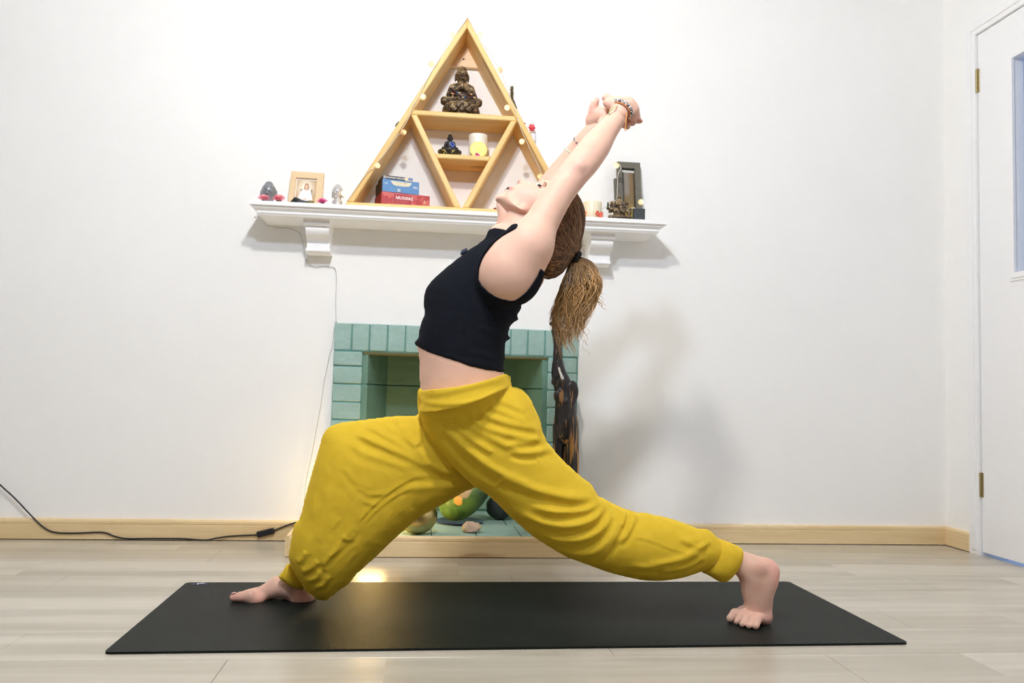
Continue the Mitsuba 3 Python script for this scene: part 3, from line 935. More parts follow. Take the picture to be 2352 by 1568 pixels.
mat('petal_pink', mikit.proc(lambda p, n, uv: mix((.80, .36, .40), (.62, .16, .24), sstep(.4, .7, F2(p.x * 300, p.y * 300, p.z * 300)))), .55, .3)
mat('petal_rose', mikit.proc(lambda p, n, uv: mix((.68, .14, .22), (.82, .40, .38), sstep(.4, .75, F2(p.x * 260, p.y * 260, p.z * 260)))), .55, .3)
mat('petal_magenta', mikit.proc(lambda p, n, uv: mix((.62, .05, .25), (.80, .30, .48), sstep(.4, .75, F2(p.x * 260, p.y * 260, p.z * 260)))), .55, .3)
mat('petal_mid', (.70, .42, .10), .6, .2)
mat('dried_green', mikit.proc(lambda p, n, uv: mix((.04, .05, .02), (.15, .11, .06), F2(p.x * 300, p.y * 300, p.z * 300))), .7, .2)
q = at(607, 459, -.150); aster((q[0], -.156, MZ + .0165), .023, 'petal_pink', 'petal_mid', 'pale pink strawflower at the left end of the mantel, below the grey head', (.55, .05), 4)
q = at(641, 459, -.160); aster((q[0], -.166, MZ + .0155), .023, 'petal_rose', 'petal_mid', 'rose strawflower on the mantel between the grey head and the wooden photo frame', (.60, .0), 4)
q = at(741, 466, -.150); aster((q[0], -.160, MZ + .0150), .019, 'petal_magenta', 'petal_mid', 'magenta strawflower on the mantel in front of the right edge of the photo frame', (.55, 0), 4)


def head_mesh(h, hh=.0010):
    "a Buddha head on its neck, unit height h, facing -y, bottom on z = 0"
    u = h
    P = lambda *c: np.array(c) * u
    f = Field([-.46 * u, -.46 * u, -.03 * u], [.46 * u, .46 * u, 1.06 * u], hh)
    f.ell(P(0, 0, .60), P(.285, .30, .33), .01 * u)
    f.ell(P(0, .01, .44), P(.235, .25, .22), .06 * u)
    f.ell(P(0, .02, .90), P(.15, .16, .11), .06 * u)
    f.cone(P(0, 0, .10), P(0, .02, .35), .24 * u, .16 * u, .04 * u)
    f.cone(P(-.20, 0, .07), P(.20, 0, .07), .09 * u, .09 * u, .06 * u)
    f.cone(P(0, -.30, .58), P(0, -.325, .47), .035 * u, .05 * u, .03 * u)
    f.ell(P(0, -.27, .365), P(.085, .045, .03), .02 * u)
    f.ell(P(0, -.245, .30), P(.07, .05, .05), .03 * u)
    for s in (-1, 1):
        f.ell(P(s * .295, .02, .48), P(.04, .075, .20), .02 * u)
        f.ell(P(s * .115, -.285, .56), P(.085, .05, .035), .02 * u, cut=True)
        f.ell(P(s * .115, -.262, .555), P(.065, .04, .03), .01 * u)
    m = f.mesh(2)
    # rows of curls on the scalp
    v, n = m.vertices, m.vertex_normals
    scalp = np.clip((v[:, 2] / u - .66 - .25 * np.clip(-v[:, 1] / u, 0, .3)) / .05, 0, 1)
    b = np.sin(v[:, 2] / u * 55) * np.sin(np.arctan2(v[:, 0], -v[:, 1] + 1e-9) * 16)
    m.vertices = v + n * (scalp * b * .008 * u)[:, None]
    return m


mat('grey_glass_head', (.30, .31, .335), .12, .6, metallic=.55)
scene['grey_glass'] = {'type': 'twosided', 'bsdf': {'type': 'principled', 'base_color': rgb(.22, .23, .25), 'roughness': .14, 'specular': .7, 'clearcoat': .6, 'clearcoat_gloss': .9, 'metallic': .35}}
scene['clear_glass_silver'] = {'type': 'twosided', 'bsdf': {'type': 'principled', 'base_color': rgb(.52, .52, .52), 'roughness': .16, 'specular': .7, 'clearcoat': .6, 'clearcoat_gloss': .9, 'metallic': .35}}
q = at(616, 455, -.11); t = tag(newkey('head_statue'), 'smoky grey glass Buddha head at the left end of the mantel behind the pink flowers', 'statue')
put(t, moved(head_mesh(.089), (q[0], -.105, MZ)), 'grey_glass', True)
q = at(776, 466, -.12); t = tag(newkey('buddha_figurine'), 'small clear silvery glass Buddha bust beside the left foot of the triangle shelf', 'statue')
put(t + '__head', moved(head_mesh(.068, .0009), (q[0] - .002, -.12, MZ + .020), -.35), 'clear_glass_silver', True)
put(t + '__base', lathe([(0, 0), (.0175, 0), (.020, .006), (.0175, .018), (.014, .028), (0, .028)], 28, (q[0] - .001, -.12, MZ)), 'clear_glass_silver', 30)

# wooden photo frame, leaning back
t = tag(newkey('photo_frame'), 'light wooden photo frame with a white-robed figure, on the mantel left of the triangle shelf', 'photo frame')
fc = at(701, 460, -.085)
FWd, FH = .116, .118
lean = .12


def on_frame(m):
    m = m.copy(); m.apply_scale([1, 1, 1.135])
    return moved(moved(m, (0, 0, 0), 0, 1, 0.028, 0), (fc[0] + .001, -.088, MZ + .0005), -.05, 1, 0, -lean)


fr = Polygon([(-FWd / 2, 0), (FWd / 2, 0), (FWd / 2, FH), (-FWd / 2, FH)], [[(-.0385, .0165), (.0355, .0165), (.0355, .0985), (-.0385, .0985)]])
mat('beech', mikit.proc(lambda p, n, uv: mix((.76, .58, .36), (.68, .49, .28), F1(p.x * 60, p.y * 60, p.z * 260, 2))), .5, .3)
put(t + '__frame', on_frame(prism_y(fr, -.016, 0)), 'beech')
put(t + '__mat_board', on_frame(box(-.039, .036, -.006, -.004, .016, .099)), mat('paper_white', (.86, .86, .86), .7, .2))
pcx, pcz = -.0005, .0665


def photo_col(p, n, uv):
    r = dr.sqrt(dr.square((p.x - fc[0]) / .042) + dr.square((p.z - (MZ + .075)) / .05))
    return mix((.88, .80, .64), (.52, .36, .21), sstep(.15, 1.0, r))


put(t + '__print', on_frame(box(-.0355, .0335, -.0066, -.0055, .0165, .0935)), mat('print_warm', mikit.proc(photo_col), .5, .3))
robe = Polygon(spline([(-.0085, .0625), (-.017, .059), (-.021, .052), (-.026, .040), (-.029, .030), (-.021, .028), (-.019, .0165), (.016, .0165), (.0165, .029), (.0235, .028), (.0215, .040), (.0185, .052), (.016, .059), (.0085, .0625), (0, .060)], 5, True)).buffer(0)
put(t + '__print_figure', on_frame(prism_y(robe, -.0071, -.0064)), mat('robe_white', (.84, .82, .81), .6, .2))
mat('chair_brown', (.33, .24, .17), .6, .2)
put(t + '__print_chair_back', on_frame(box(-.0215, -.014, -.0069, -.0064, .045, .0635)), 'chair_brown')
put(t + '__print_chair_back', on_frame(box(.0155, .0215, -.0069, -.0064, .043, .0635)), 'chair_brown')
hair_ = Polygon(spline([(-.0072, .0635), (-.0076, .074), (-.005, .0815), (0, .0835), (.005, .0815), (.0076, .074), (.0072, .0635)], 6, True)).buffer(0)
put(t + '__print_hair', on_frame(prism_y(hair_, -.0074, -.0064)), mat('hair_brown_print', (.38, .21, .13), .6, .2))
face_ = Polygon(spline([(-.0045, .066), (-.0052, .073), (-.003, .0785), (.003, .0785), (.0052, .073), (.0045, .066), (.003, .0605), (-.003, .0605)], 6, True)).buffer(0)
put(t + '__print_face', on_frame(prism_y(face_, -.0078, -.0064)), mat('face_print', (.70, .47, .32), .6, .2))
put(t + '__print_hands', on_frame(box(-.0085, .0045, -.0076, -.0064, .0305, .0330)), 'face_print')
put(t + '__back_stand', on_frame(box(-FWd / 2 - .006, -FWd / 2 + .03, .0005, .008, 0, FH * .84, .001)), mat('beech_dark', (.60, .51, .36), .55, .3))
# black leaf-shaped holder lying before the frame
q0, q1 = at(664, 465, -.165), at(746, 470, -.165)
t = tag(newkey('incense_holder'), 'black curved leaf-shaped holder with an olive tip lying before the photo frame', 'holder')
sec = spline([(0, .003), (.010, .0145), (.0185, .0245), (.030, .0215), (.042, .0160), (.055, .0130), (.067, .0130)], 6)
Vt = []
for i, (u, h_) in enumerate(sec):
    w = .017 * math.sin(math.pi * min(max((u + .002) / .083, 0.04), .98)) ** .7
    x = q0[0] + u
    Vt.append([[x, -.165 - w, MZ + .0002], [x, -.165 - w * .8, MZ + h_ * .75 + .0008], [x, -.165, MZ + h_ + .0012], [x, -.165 + w * .8, MZ + h_ * .75 + .0008], [x, -.165 + w, MZ + .0002]])
m = trimesh.convex.convex_hull(np.array(Vt[:14]).reshape(-1, 3))
parts_ = [trimesh.convex.convex_hull(np.array(Vt[i:i + 2]).reshape(-1, 3)) for i in range(len(Vt) - 1)]
put(t + '__leaf', cat(parts_), mat('black_leaf', (.008, .012, .012), .4, .4), 40)
tipx = q0[0] + .067
tip = [trimesh.convex.convex_hull(np.array([[tipx + u, -.165 + s * .010 * (1 - u / .020), MZ + .0002 + z * (.0135 + .0012 * ((int(u * 500)) % 2))] for u in (a, a + .005) for s in (-1, 1) for z in (0, 1)])) for a in (0, .004, .008, .0115)]
put(t + '__tip', cat(tip), mat('olive_tip', (.16, .13, .035), .55, .3))

# ------------------------------------------------------------------ mantel, right: candle jar, Ganesha, dark frame, box
cx = at(1360, 497, -.12)[0]
t = tag(newkey('candle'), 'cream pillar candle standing in a low glass on the mantel right of the head', 'candle')
put(t + '__pillar', lathe([(0, .003), (.0335, .003), (.0345, .005), (.0345, .068), (.0325, .071), (0, .0685)], 48, (cx, -.12, MZ)), mat('cream_wax', (.82, .75, .55), .35, .45), 35)
put(t + '__glass', lathe([(0, 0), (.0415, 0), (.0420, .002), (.0420, .034), (.0408, .034), (.0405, .003), (0, .003)], 48, (cx, -.12, MZ)), 'pane_glass', 35)
mat('coral', (.70, .13, .075), .45, .4); mat('orange_petal', (.78, .28, .10), .5, .3)
rg = random.Random(3)


def crystal(c, w, h, mname, label, n=7, name='crystal', cat_='crystal'):
    t = tag(newkey(name), label, cat_)
    ms = []
    for i in range(n):
        pts = np.array([[rg.uniform(-1, 1) * w * .42, rg.uniform(-1, 1) * w * .35, rg.uniform(0, 1) * h * .55] for _ in range(10)])
        pts += np.array([rg.uniform(-.5, .5) * w, rg.uniform(-.3, .3) * w, rg.uniform(0, .4) * h])
        pts[:, 2] = np.maximum(pts[:, 2], 0)
        ms.append(trimesh.convex.convex_hull(pts))
    put(t, moved(cat(ms), c), mname)


q = at(1376, 497, -.17); crystal((q[0], -.170, MZ), .018, .036, 'coral', 'cluster of coral red flower petals at the right foot of the cream candle', name='flower', cat_='flower')
q = at(1343, 497, -.165); crystal((q[0], -.168, MZ), .012, .034, 'orange_petal', 'small orange flower at the left foot of the cream candle beside the hair', name='flower', cat_='flower')

# Ganesha
gx = at(1421, 500, -.14)[0]
t = tag(newkey('ganesha_statue'), 'bronze elephant-headed deity statue seated on the right part of the mantel', 'statue')
u = .098
f = Field([-.50 * u, -.36 * u, -.03 * u], [.50 * u, .32 * u, 1.06 * u], .0011)
P = lambda *c: np.array(c) * u
f.cone(P(-.30, 0, .04), P(.30, 0, .04), .07 * u, .07 * u, .05 * u, (1, 2.4, 1))
f.ell(P(0, -.02, .28), P(.22, .21, .22), .05 * u)
f.ell(P(0, -.03, .62), P(.15, .16, .17), .05 * u)
f.cone(P(0, .0, .78), P(0, .0, .88), .12 * u, .08 * u, .03 * u)
f.ell(P(0, 0, .97), P(.035, .035, .05), .02 * u)
f.chain([P(0, -.17, .58), P(.01, -.235, .46), P(.03, -.25, .35), P(.10, -.25, .28), P(.14, -.25, .33)], [.075 * u, .06 * u, .048 * u, .04 * u, .03 * u], .03 * u)
for s in (-1, 1):
    f.ell(P(s * .25, .02, .62), P(.125, .035, .15), .02 * u)
    f.ell(P(s * .27, -.012, .61), P(.075, .02, .09), .015 * u, cut=True)
    f.cone(P(s * .20, 0, .42), P(s * .36, -.04, .34), .07 * u, .06 * u, .03 * u)
    f.cone(P(s * .36, -.04, .34), P(s * .33, -.18, .40 if s < 0 else .24), .058 * u, .05 * u, .02 * u)
    f.cone(P(s * .28, .05, .44), P(s * .43, .03, .47), .055 * u, .045 * u, .02 * u)
    f.cone(P(s * .43, .03, .47), P(s * .43, -.02, .60 if s < 0 else .30), .045 * u, .035 * u, .02 * u)
    f.cone(P(s * .10, -.05, .10), P(s * .36, -.14, .12), .11 * u, .085 * u, .04 * u)
    f.cone(P(s * .34, -.18, .10), P(-s * .02, -.26, .10), .08 * u, .06 * u, .03 * u)
    f.cone(P(s * .075, -.175, .52), P(s * .10, -.25, .46), .025 * u, .012 * u, .01 * u)
    f.ell(P(s * .075, -.165, .66), P(.028, .03, .018), .008 * u, cut=True)
m = f.mesh(1)
v = m.vertices
m.vertices = v + m.vertex_normals * ((meshkit.fbm(v * 130, 3) - .5) * .0035)[:, None]
put(t + '__figure', moved(m, (gx, -.145, MZ + .001)), 'bronze', True)
put(t + '__axe', tube(spline([(gx - .043, -.15, MZ + .042), (gx - .0435, -.15, MZ + .060), (gx - .0425, -.15, MZ + .068)], 4), [.0022] * 4 + [.0026] * 4 + [.0012], 6), mat('dark_green_resin', (.02, .05, .03), .4, .4), True)

# dark frame with a narrow picture, and the box before it
t = tag(newkey('photo_frame'), 'dark grey stone-look photo frame standing behind the bronze elephant-headed statue', 'photo frame')
fx = at(1447, 500, -.06)[0]
mat('grey_felt', mikit.proc(lambda p, n, uv: mix((.105, .098, .078), (.20, .19, .16), F1(p.x * 260, p.y * 260, p.z * 260, 2))), .85, .15)
fh = at(1447, 372, -.03)[2] - MZ
fwid = .092
fr = Polygon([(-fwid / 2, 0), (fwid / 2, 0), (fwid / 2, fh), (-fwid / 2, fh - .003)], [[(-.028, .028), (.0235, .028), (.0235, fh - .025), (-.028, fh - .026)]])
pl2 = lambda m: moved(m, (fx, -.062, MZ + .0002), .10, 1, 0, -.16)
put(t + '__frame', pl2(prism_y(fr, -.014, 0)), 'grey_felt')
put(t + '__backing', pl2(box(-.029, .0245, -.004, -.002, .027, fh - .0245)), 'soot')
put(t + '__mat_board', pl2(box(-.0285, .0240, -.0052, -.0035, fh - .0410, fh - .031)), mat('mat_grey', (.55, .55, .52), .7, .2))


def strip_col(p, n, uv):
    a = sstep(MZ + .03, MZ + .15, p.z)
    c = mix((.36, .26, .045), (.22, .15, .075), sstep(.1, .6, a))
    ed = dr.abs(p.x - (fx - .002)) / .026
    w = .5 + .5 * dr.sin(p.z * 2200)
    c = mix(c, (.30, .30, .31), .5 * sstep(.80, .95, a) * sstep(fx + .006, fx - .008, p.x))
    return mix(c * (.75 + .3 * w), (.015, .017, .014), sstep(.55, .95, ed))


put(t + '__print', pl2(box(-.0280, .0235, -.0050, -.0036, .028, fh - .0415)), mat('strip_print', mikit.proc(strip_col), .45, .3))
put(t + '__side_leaf', pl2(box(-fwid / 2 - .008, -fwid / 2 + .012, .001, .012, 0, fh * .745)), 'grey_felt')
t = tag(newkey('box'), 'small dark grey felt box before the stone-look frame at the right end of the mantel', 'box')
q = at(1468, 503, -.15)
mat('slate', mikit.proc(lambda p, n, uv: mix((.035, .042, .045), (.085, .095, .098), F1(p.x * 200, p.y * 200, p.z * 200, 3))), .85, .15)
put(t + '__body', moved(box(-.0205, .0200, 0, .034, 0, .0435, .001), (q[0] - .0035, -.168, MZ), -.10), 'slate')
put(t + '__lid', moved(box(-.0210, .0205, -.0006, .0346, .0435, .0460, .0008), (q[0] - .0035, -.168, MZ), -.10), 'slate')
t = tag(newkey('stone'), 'small pale pebble between the bronze elephant-headed statue and the glowing bulb on the grey box', 'stone')
q = at(1455, 473, -.13)
peb = ball((0, 0, 0), 1, 2, (.0095, .007, .0042)); peb.vertices += peb.vertex_normals * ((meshkit.fbm(peb.vertices * 200, 2) - .5) * .003)[:, None]
put(t, moved(peb, (q[0] - .006, -.150, MZ + .0460 + .0036)), mat('pebble', (.50, .45, .36), .7, .2), True)

# ------------------------------------------------------------------ things on the wall beside the triangle
t = tag(newkey('dried_sprig'), 'dried dark herb sprig hanging on the wall at the upper right of the triangle shelf', 'plant')
st = spline([at(1175, 200, -.012), at(1176, 212, -.012), at(1176, 222, -.012), at(1180, 236, -.012), at(1184, 248, -.012)], 6)
tw_ = [tube(st, .0008, 6)]
rg = random.Random(5)
for q in st[::1]:
    for k in range(3):
        tw_.append(moved(ball((0, 0, 0), 1, 1, (.0042, .0018, .0026)), (q[0] + rg.uniform(-.004, .004), q[1] + rg.uniform(-.004, .003), q[2] + rg.uniform(-.002, .002)), rg.uniform(0, 3), 1, rg.uniform(-1, 1)))
put(t + '__twig', cat(tw_), 'dried_green', True)
put(t + '__loop', tube(spline([at(1175, 214, -.010), at(1173, 204, -.010), at(1176, 198.5, -.010), at(1177, 206, -.010), at(1176, 214, -.010)], 8), .0004, 5), 'soot')
t = tag(newkey('flower'), 'red rose with a small white vase hanging on the wall right of the triangle shelf', 'flower')
q = at(1221.5, 294, -.03)
ro = []
for L, (r_, nn_) in enumerate(((.0095, 6), (.0068, 5), (.004, 3))):
    for i in range(nn_):
        a = i * 2 * math.pi / nn_ + L
        ro.append(moved(ball((0, 0, 0), 1, 1, (.0062 - .001 * L, .0028, .0060 - .0008 * L)), (q[0] + r_ * .75 * math.cos(a), q[1] - .004 - .003 * L, q[2] + r_ * .85 * math.sin(a)), 0, 1, a))
put(t + '__bloom', cat(ro), mat('rose_red', mikit.proc(lambda p, n, uv: mix((.72, .10, .12), (.50, .02, .04), sstep(.4, .7, F2(p.x * 220, p.y * 220, p.z * 220)))), .5, .3), True)
q2 = at(1225, 316, -.028)
put(t + '__vase', cat([lathe([(0, 0), (.0075, 0), (.0105, .006), (.0110, .022), (.0100, .0275), (.0092, .0275), (.0100, .020), (0, .012)], 24, (q2[0], -.016, q2[2] - .010))]), mat('porcelain', (.72, .71, .76), .3, .4), 40)
put(t + '__hook', tube(spline([at(1210, 293, -.012), at(1217, 286, -.012), at(1224, 281.5, -.012), at(1226, 284, -.012), at(1222, 292, -.016)], 8), .0005, 5), 'soot')
t = tag(newkey('flower_petal'), 'single dark red petal peeping out beside the right board of the triangle shelf', 'petal')
put(t, moved(ball((0, 0, 0), 1, 1, (.0055, .0018, .0022)), at(1205, 283, -.03), 0, 1, .5), 'dark_red', True)
t = tag(newkey('dried_leaf'), 'dark dried leaf peeping out beside the left board of the triangle shelf', 'leaf')
put(t, moved(ball((0, 0, 0), 1, 2, (.0125, .0015, .0034)), at(912, 285, -.05), 0, 1, -1.0), 'dried_green', True)

# ------------------------------------------------------------------ fairy lights wound over the triangle and along the mantel
t = tag(newkey('fairy_lights'), 'string of warm globe fairy lights wound over the triangle shelf and along the mantel', 'fairy lights')
mat('wire_clear', (.62, .60, .55), .35, .4); mat('wire_grey', (.42, .42, .40), .45, .3)
mat('bulb_amber', (.74, .42, .17), .2, .6)
WY = SY - .006
runs = [
    ([(1074, 40.5), (1056, 66), (1040, 84), (1022, 112), (1003, 146), (990, 166), (975, 196), (960, 226), (948, 246), (940, 268), (930, 286), (922, 299), (930, 303), (916, 308), (900, 330), (884, 352), (868, 372), (869, 381), (852, 390), (836, 406), (815, 436), (797, 462)], WY, .0011),
    ([(1074, 40.5), (1090, 66), (1104, 92), (1128, 128), (1146, 156), (1150, 164), (1160, 190), (1167, 205), (1176, 240), (1186, 262), (1198, 300), (1208, 322), (1222, 352), (1236, 380), (1245, 400), (1262, 420)], WY, .0011),
    ([(797, 462), (790, 455), (786, 449)], WY, .0011),
    ([(1423, 377), (1426, 388), (1420, 399), (1418, 430), (1417, 455), (1412, 462), (1400, 470), (1386, 478), (1372, 487), (1356, 498)], -.125, .0012),
]
for pts, yy, r in runs:
    put(t + '__wire', tube(spline([at(a, b, yy) for a, b in pts], 6), r, 6), 'wire_clear', True)
bulbs = [(1040, 82, -.12, 1), (1102, 80, -.12, 1), (991, 147, -.135, .55), (1148, 161, -.14, .55), (972, 223, WY - .012, 1), (1165, 247, WY - .012, 1), (927, 304, WY - .012, .25), (1199, 325, WY - .012, .9), (867, 381, WY - .012, .6),
         (1241, 405, WY - .012, .25), (790, 444, -.150, 1.4), (1416, 380, -.13, .9), (1472, 464, -.155, .9)]
ico = trimesh.creation.icosphere(subdivisions=2, radius=1.0)
for i, (a, b, yy, lit) in enumerate(bulbs):
    c = at(a, b, yy)
    rad = .0105
    rb_ = random.Random(40 + i)
    tri = ico.triangles * rad
    cen = ico.triangles_center
    axis = np.array([rb_.uniform(-1, 1), rb_.uniform(-.9, -.2), rb_.uniform(-.8, .4)]); axis /= np.linalg.norm(axis)
    # facets: clear glass that glows from the lamp inside, between amber-tinted ones
    glow = np.array([(rb_.random() < .42 * lit + .1) or (c_ @ axis > .72 - .30 * lit) for c_ in cen])
    for part, sel in (('glow', glow), ('facets', ~glow)):
        if sel.any():
            g = trimesh.Trimesh(tri[sel].reshape(-1, 3) * (1.0 if part == 'glow' else 1.01) + c, np.arange(sel.sum() * 3).reshape(-1, 3), process=False)
            bk = f'{t}__bulb' + (f'_{i:03d}' if i else '')
            if part == 'glow':
                scene[bk + '__glow'] = mikit.ply(g, 'bulb_amber', False, emitter={'type': 'area', 'radiance': rgb(*[v * (.35 + .65 * lit) for v in BULB_RAD]), 'sampling_weight': .12})
            else:
                scene[bk + '__facets'] = mikit.ply(g, 'bulb_amber', False)
# its supply wire: along under the mantel, round the left corbel and down the wall to the hearth
run = [at(592, 497, -.16), at(600, 508, -.12), at(612, 517, -.03), at(640, 523, -.006), at(665, 524, -.006), at(688, 535, -.006), at(693, 548, -.006), at(699, 575, -.006), at(702, 597, -.006), at(712, 608, -.006), at(725, 613, -.006), at(745, 611, -.006), at(762, 613, -.006), at(770, 618, -.006), at(773, 640, -.006), at(771, 690, -.006), at(772, 735, -.006)]
put(t + '__lead', tube(spline(run, 6), .00095, 6), 'wire_grey', True)
run = [at(a, b, -.006) for a, b in ((772, 735), (767, 760), (764, 790), (757, 815), (750, 850), (744, 880), (737, 930), (724, 1000), (715, 1050), (704, 1100), (699, 1150), (697, 1185))]
put(t + '__lead', tube(spline(run, 6), .00095, 6), 'wire_grey', True)
for a, b in ((586, 498), (689, 537), (703, 597), (768, 615), (772, 738)):
    q = at(a, b, -.004)
    put(t + '__clip', cat([ball((q[0], -.004, q[2]), .0032, 1), box(q[0] - .004, q[0] + .004, -.0035, 0, q[2] - .0015, q[2] + .0015)]), 'wire_clear')

# ------------------------------------------------------------------ things in and beside the fireplace
HT = .0605
# lamp on the hearth, hidden by the front leg; its glow lies on tiles, floor and mat
lx, ly = -.150, -.085
t = tag(newkey('hearth_lamp'), 'warm glowing globe lamp with a black foot on the hearth behind the front leg', 'lamp')
put(t + '__foot', lathe([(0, 0), (.05, 0), (.052, .004), (.05, .012), (.02, .018), (.016, .05), (0, .05)], 36, (lx, ly, HT + .0006)), 'black_resin', 30)
scene[t + '__globe'] = mikit.ply(ball((lx, ly, HT + .092), .046, 3), mat('lamp_opal', (.85, .80, .68), .4), True, emitter={'type': 'area', 'radiance': rgb(*HEARTH_RAD), 'sampling_weight': 6.0})
# singing bowl
t = tag(newkey('singing_bowl'), 'round polished brass singing bowl at the left of the hearth beside the pink rock', 'bowl')
q = at(958, 1228, -.20)
R_ = .0665
prof = [(0, 0), (.008, 0)] + [(R_ * math.sin(a), R_ * .93 - R_ * .93 * math.cos(a)) for a in np.linspace(.2, 2.05, 20)] + [(.0595, .094), (.0570, .0955), (.0555, .094)] + [((R_ - .003) * math.sin(a), R_ * .93 - (R_ - .003) * .93 * math.cos(a)) for a in np.linspace(2.02, .4, 14)] + [(0, .004)]
scene['bowl_metal'] = {'type': 'twosided', 'bsdf': {'type': 'roughconductor', 'material': 'none', 'specular_reflectance': rgb(.52, .40, .16), 'alpha': .12}}
put(t + '__bowl', lathe(prof, 56, (q[0], -.205, HT + .0008)), 'bowl_metal', 50)
# big green stone lump with an orange patch
t = tag(newkey('gourd'), 'large green gourd with an orange patch in the firebox behind the pink rock', 'gourd')
q = at(1070, 1165, .03)
f = Field([-.14, -.12, -.10], [.14, .12, .12], .003)
f.ell((0, 0, 0), (.105, .075, .060), .01, R=trimesh.transformations.euler_matrix(0, -.62, 0)[:3, :3])
f.ell((-.035, -.005, -.026), (.056, .060, .045), .03)
m = f.mesh(3)
v = m.vertices
m.vertices = v + m.vertex_normals * ((meshkit.fbm(v * 16, 3) - .5) * .012)[:, None]
m = moved(m, (q[0], .045, 0))
m.apply_translation([0, 0, HT + .009 - m.bounds[0][2]])
oc, tc = at(1053, 1150, -.03), at(1078, 1122, -.02)
cv = np.zeros((len(m.vertices), 3))
vv = m.vertices
nz = meshkit.fbm(vv * 30, 3)
cv[:] = np.where((nz > .5)[:, None], [.14, .23, .03], [.10, .18, .025])
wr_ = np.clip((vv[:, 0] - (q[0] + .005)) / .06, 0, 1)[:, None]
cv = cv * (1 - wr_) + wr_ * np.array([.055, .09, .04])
tan_ = np.abs((vv[:, 0] - oc[0]) * .80 - (vv[:, 2] - oc[2]) * .60 + .004 + .012 * (nz - .5)) < .021
tan_ &= (vv[:, 2] > oc[2] + .012) & (vv[:, 1] < .05)
cv[tan_] = [.40, .26, .11]
org = np.linalg.norm((vv - oc)[:, [0, 2]], axis=1) < .0165 + .01 * (nz - .5)
cv[org & (vv[:, 1] < .05)] = [.78, .36, .06]
mat('gourd_skin', {'type': 'mesh_attribute', 'name': 'vertex_color'}, .38, .4)
put(t, m, 'gourd_skin', True, color=cv)
t = tag(newkey('plate'), 'dark blue glazed plate under the green gourd', 'plate')
pc = at(1035, 1203, -.01)
put(t, lathe([(0, 0), (.065, 0), (.088, .006), (.090, .008), (.086, .0085), (.06, .004), (0, .004)], 48, (q[0] - .022, .05, HT + .0006)), mat('blue_glaze', (.035, .035, .13), .2, .6), 35)
t = tag(newkey('stone'), 'dark round stone in the right back of the firebox beside the green gourd', 'stone')
q = at(1150, 1165, .12)
m = ball((0, 0, 0), 1, 3, (.055, .05, .045)); m.vertices += m.vertex_normals * ((meshkit.fbm(m.vertices * 30, 3, 4) - .5) * .016)[:, None]
m = moved(m, (q[0], .14, 0)); m.apply_translation([0, 0, HT + .0004 - m.bounds[0][2]])
put(t, m, mat('dark_stone', (.025, .035, .035), .5, .35), True)
t = tag(newkey('rock'), 'rough pale pink rock on the hearth tiles in the middle between the legs', 'rock')
q = at(1084, 1222, -.17)
rr2 = np.random.RandomState(5)
ol = [(-.0355, .012), (-.033, .026), (-.023, .034), (-.020, .0385), (-.012, .0385), (-.004, .0355), (.006, .037), (.018, .0355), (.028, .030), (.0355, .020), (.030, .012), (.021, .006), (.008, .0008), (-.018, .0008), (-.031, .005)]
pts = []
for x, z in ol:
    for y in (-.020, -.008, .008, .020):
        k = 1 - (abs(y) / .026) ** 2 * .5
        pts.append([x * k, y + rr2.uniform(-.003, .003), .018 + (z - .018) * k])
m = trimesh.convex.convex_hull(np.array(pts))
m = m.subdivide().subdivide().subdivide()
m.vertices = m.vertices + m.vertex_normals * ((meshkit.fbm(m.vertices * 90, 3) - .5) * .0055)[:, None]
m = moved(m, (q[0] - .0005, -.17, 0), -.1); m.apply_translation([0, 0, HT + .0004 - m.bounds[0][2]])
put(t, m, mat('pink_rock', mikit.proc(lambda p, n, uv: mix((.60, .42, .34), (.50, .40, .22), sstep(.45, .7, F1(p.x * 40, p.y * 40, p.z * 40, 3)))), .8, .2), True)

# tall carved elephant
t = tag(newkey('elephant_carving'), 'tall black carved wooden elephant with raised trunk and white tusk standing right of the fireplace', 'carving')
EY = -.115
E3 = lambda a, b, dy=0: at(a, b, EY + dy) + 0
f = Field(np.array([.44, EY - .09, .05]), np.array([.64, EY + .09, .82]), .0024)
cc = lambda pts, rads, dy, k=.012, sc=(1, 1, 1): f.chain([at(a, b, EY + dy) for a, b in pts], [r / 636 for r in rads], k, sc)
cc([(1276, 748), (1275, 764), (1280, 790), (1281, 815), (1281, 840), (1283, 862)], [7, 8, 9, 10, 12, 15], 0)          # trunk
cc([(1272, 743), (1266, 746)], [6, 4], 0)
cc([(1283, 855), (1290, 880), (1297, 905)], [13, 20, 22], 0, .015)                                                     # head
cc([(1278, 870), (1272, 880)], [8, 6], -.01, .008)
f.ell(at(1314, 902, EY - .022), (.0225, .012, .040), .008)                                                             # ears
f.ell(at(1284, 912, EY - .026), (.020, .010, .026), .006)
f.ell(at(1314, 902, EY + .03), (.020, .012, .040), .008)
cc([(1298, 930), (1300, 975), (1300, 1000)], [22, 27, 27], 0, .02, (1, 1.25, 1))                                        # body
for (a0, b0), (a1, b1), dy in (((1282, 985), (1280, 1252), -.012), ((1311, 985), (1310, 1240), -.026), ((1316, 985), (1322, 1225), .02), ((1290, 985), (1291, 1225), .028)):
    top, bot = at(a0, b0, EY + dy), at(a1, b1, EY + dy)
    bot[2] = HT + .0155
    f.cone(top, bot, .020, .0125, .006)
    f.cone(bot, bot + [0, 0, -.004], .013, .0155, .004)
m = f.mesh(3)
v = m.vertices
m.vertices = v + m.vertex_normals * ((meshkit.fbm(v * [160, 160, 22], 3) - .5) * .0035)[:, None]


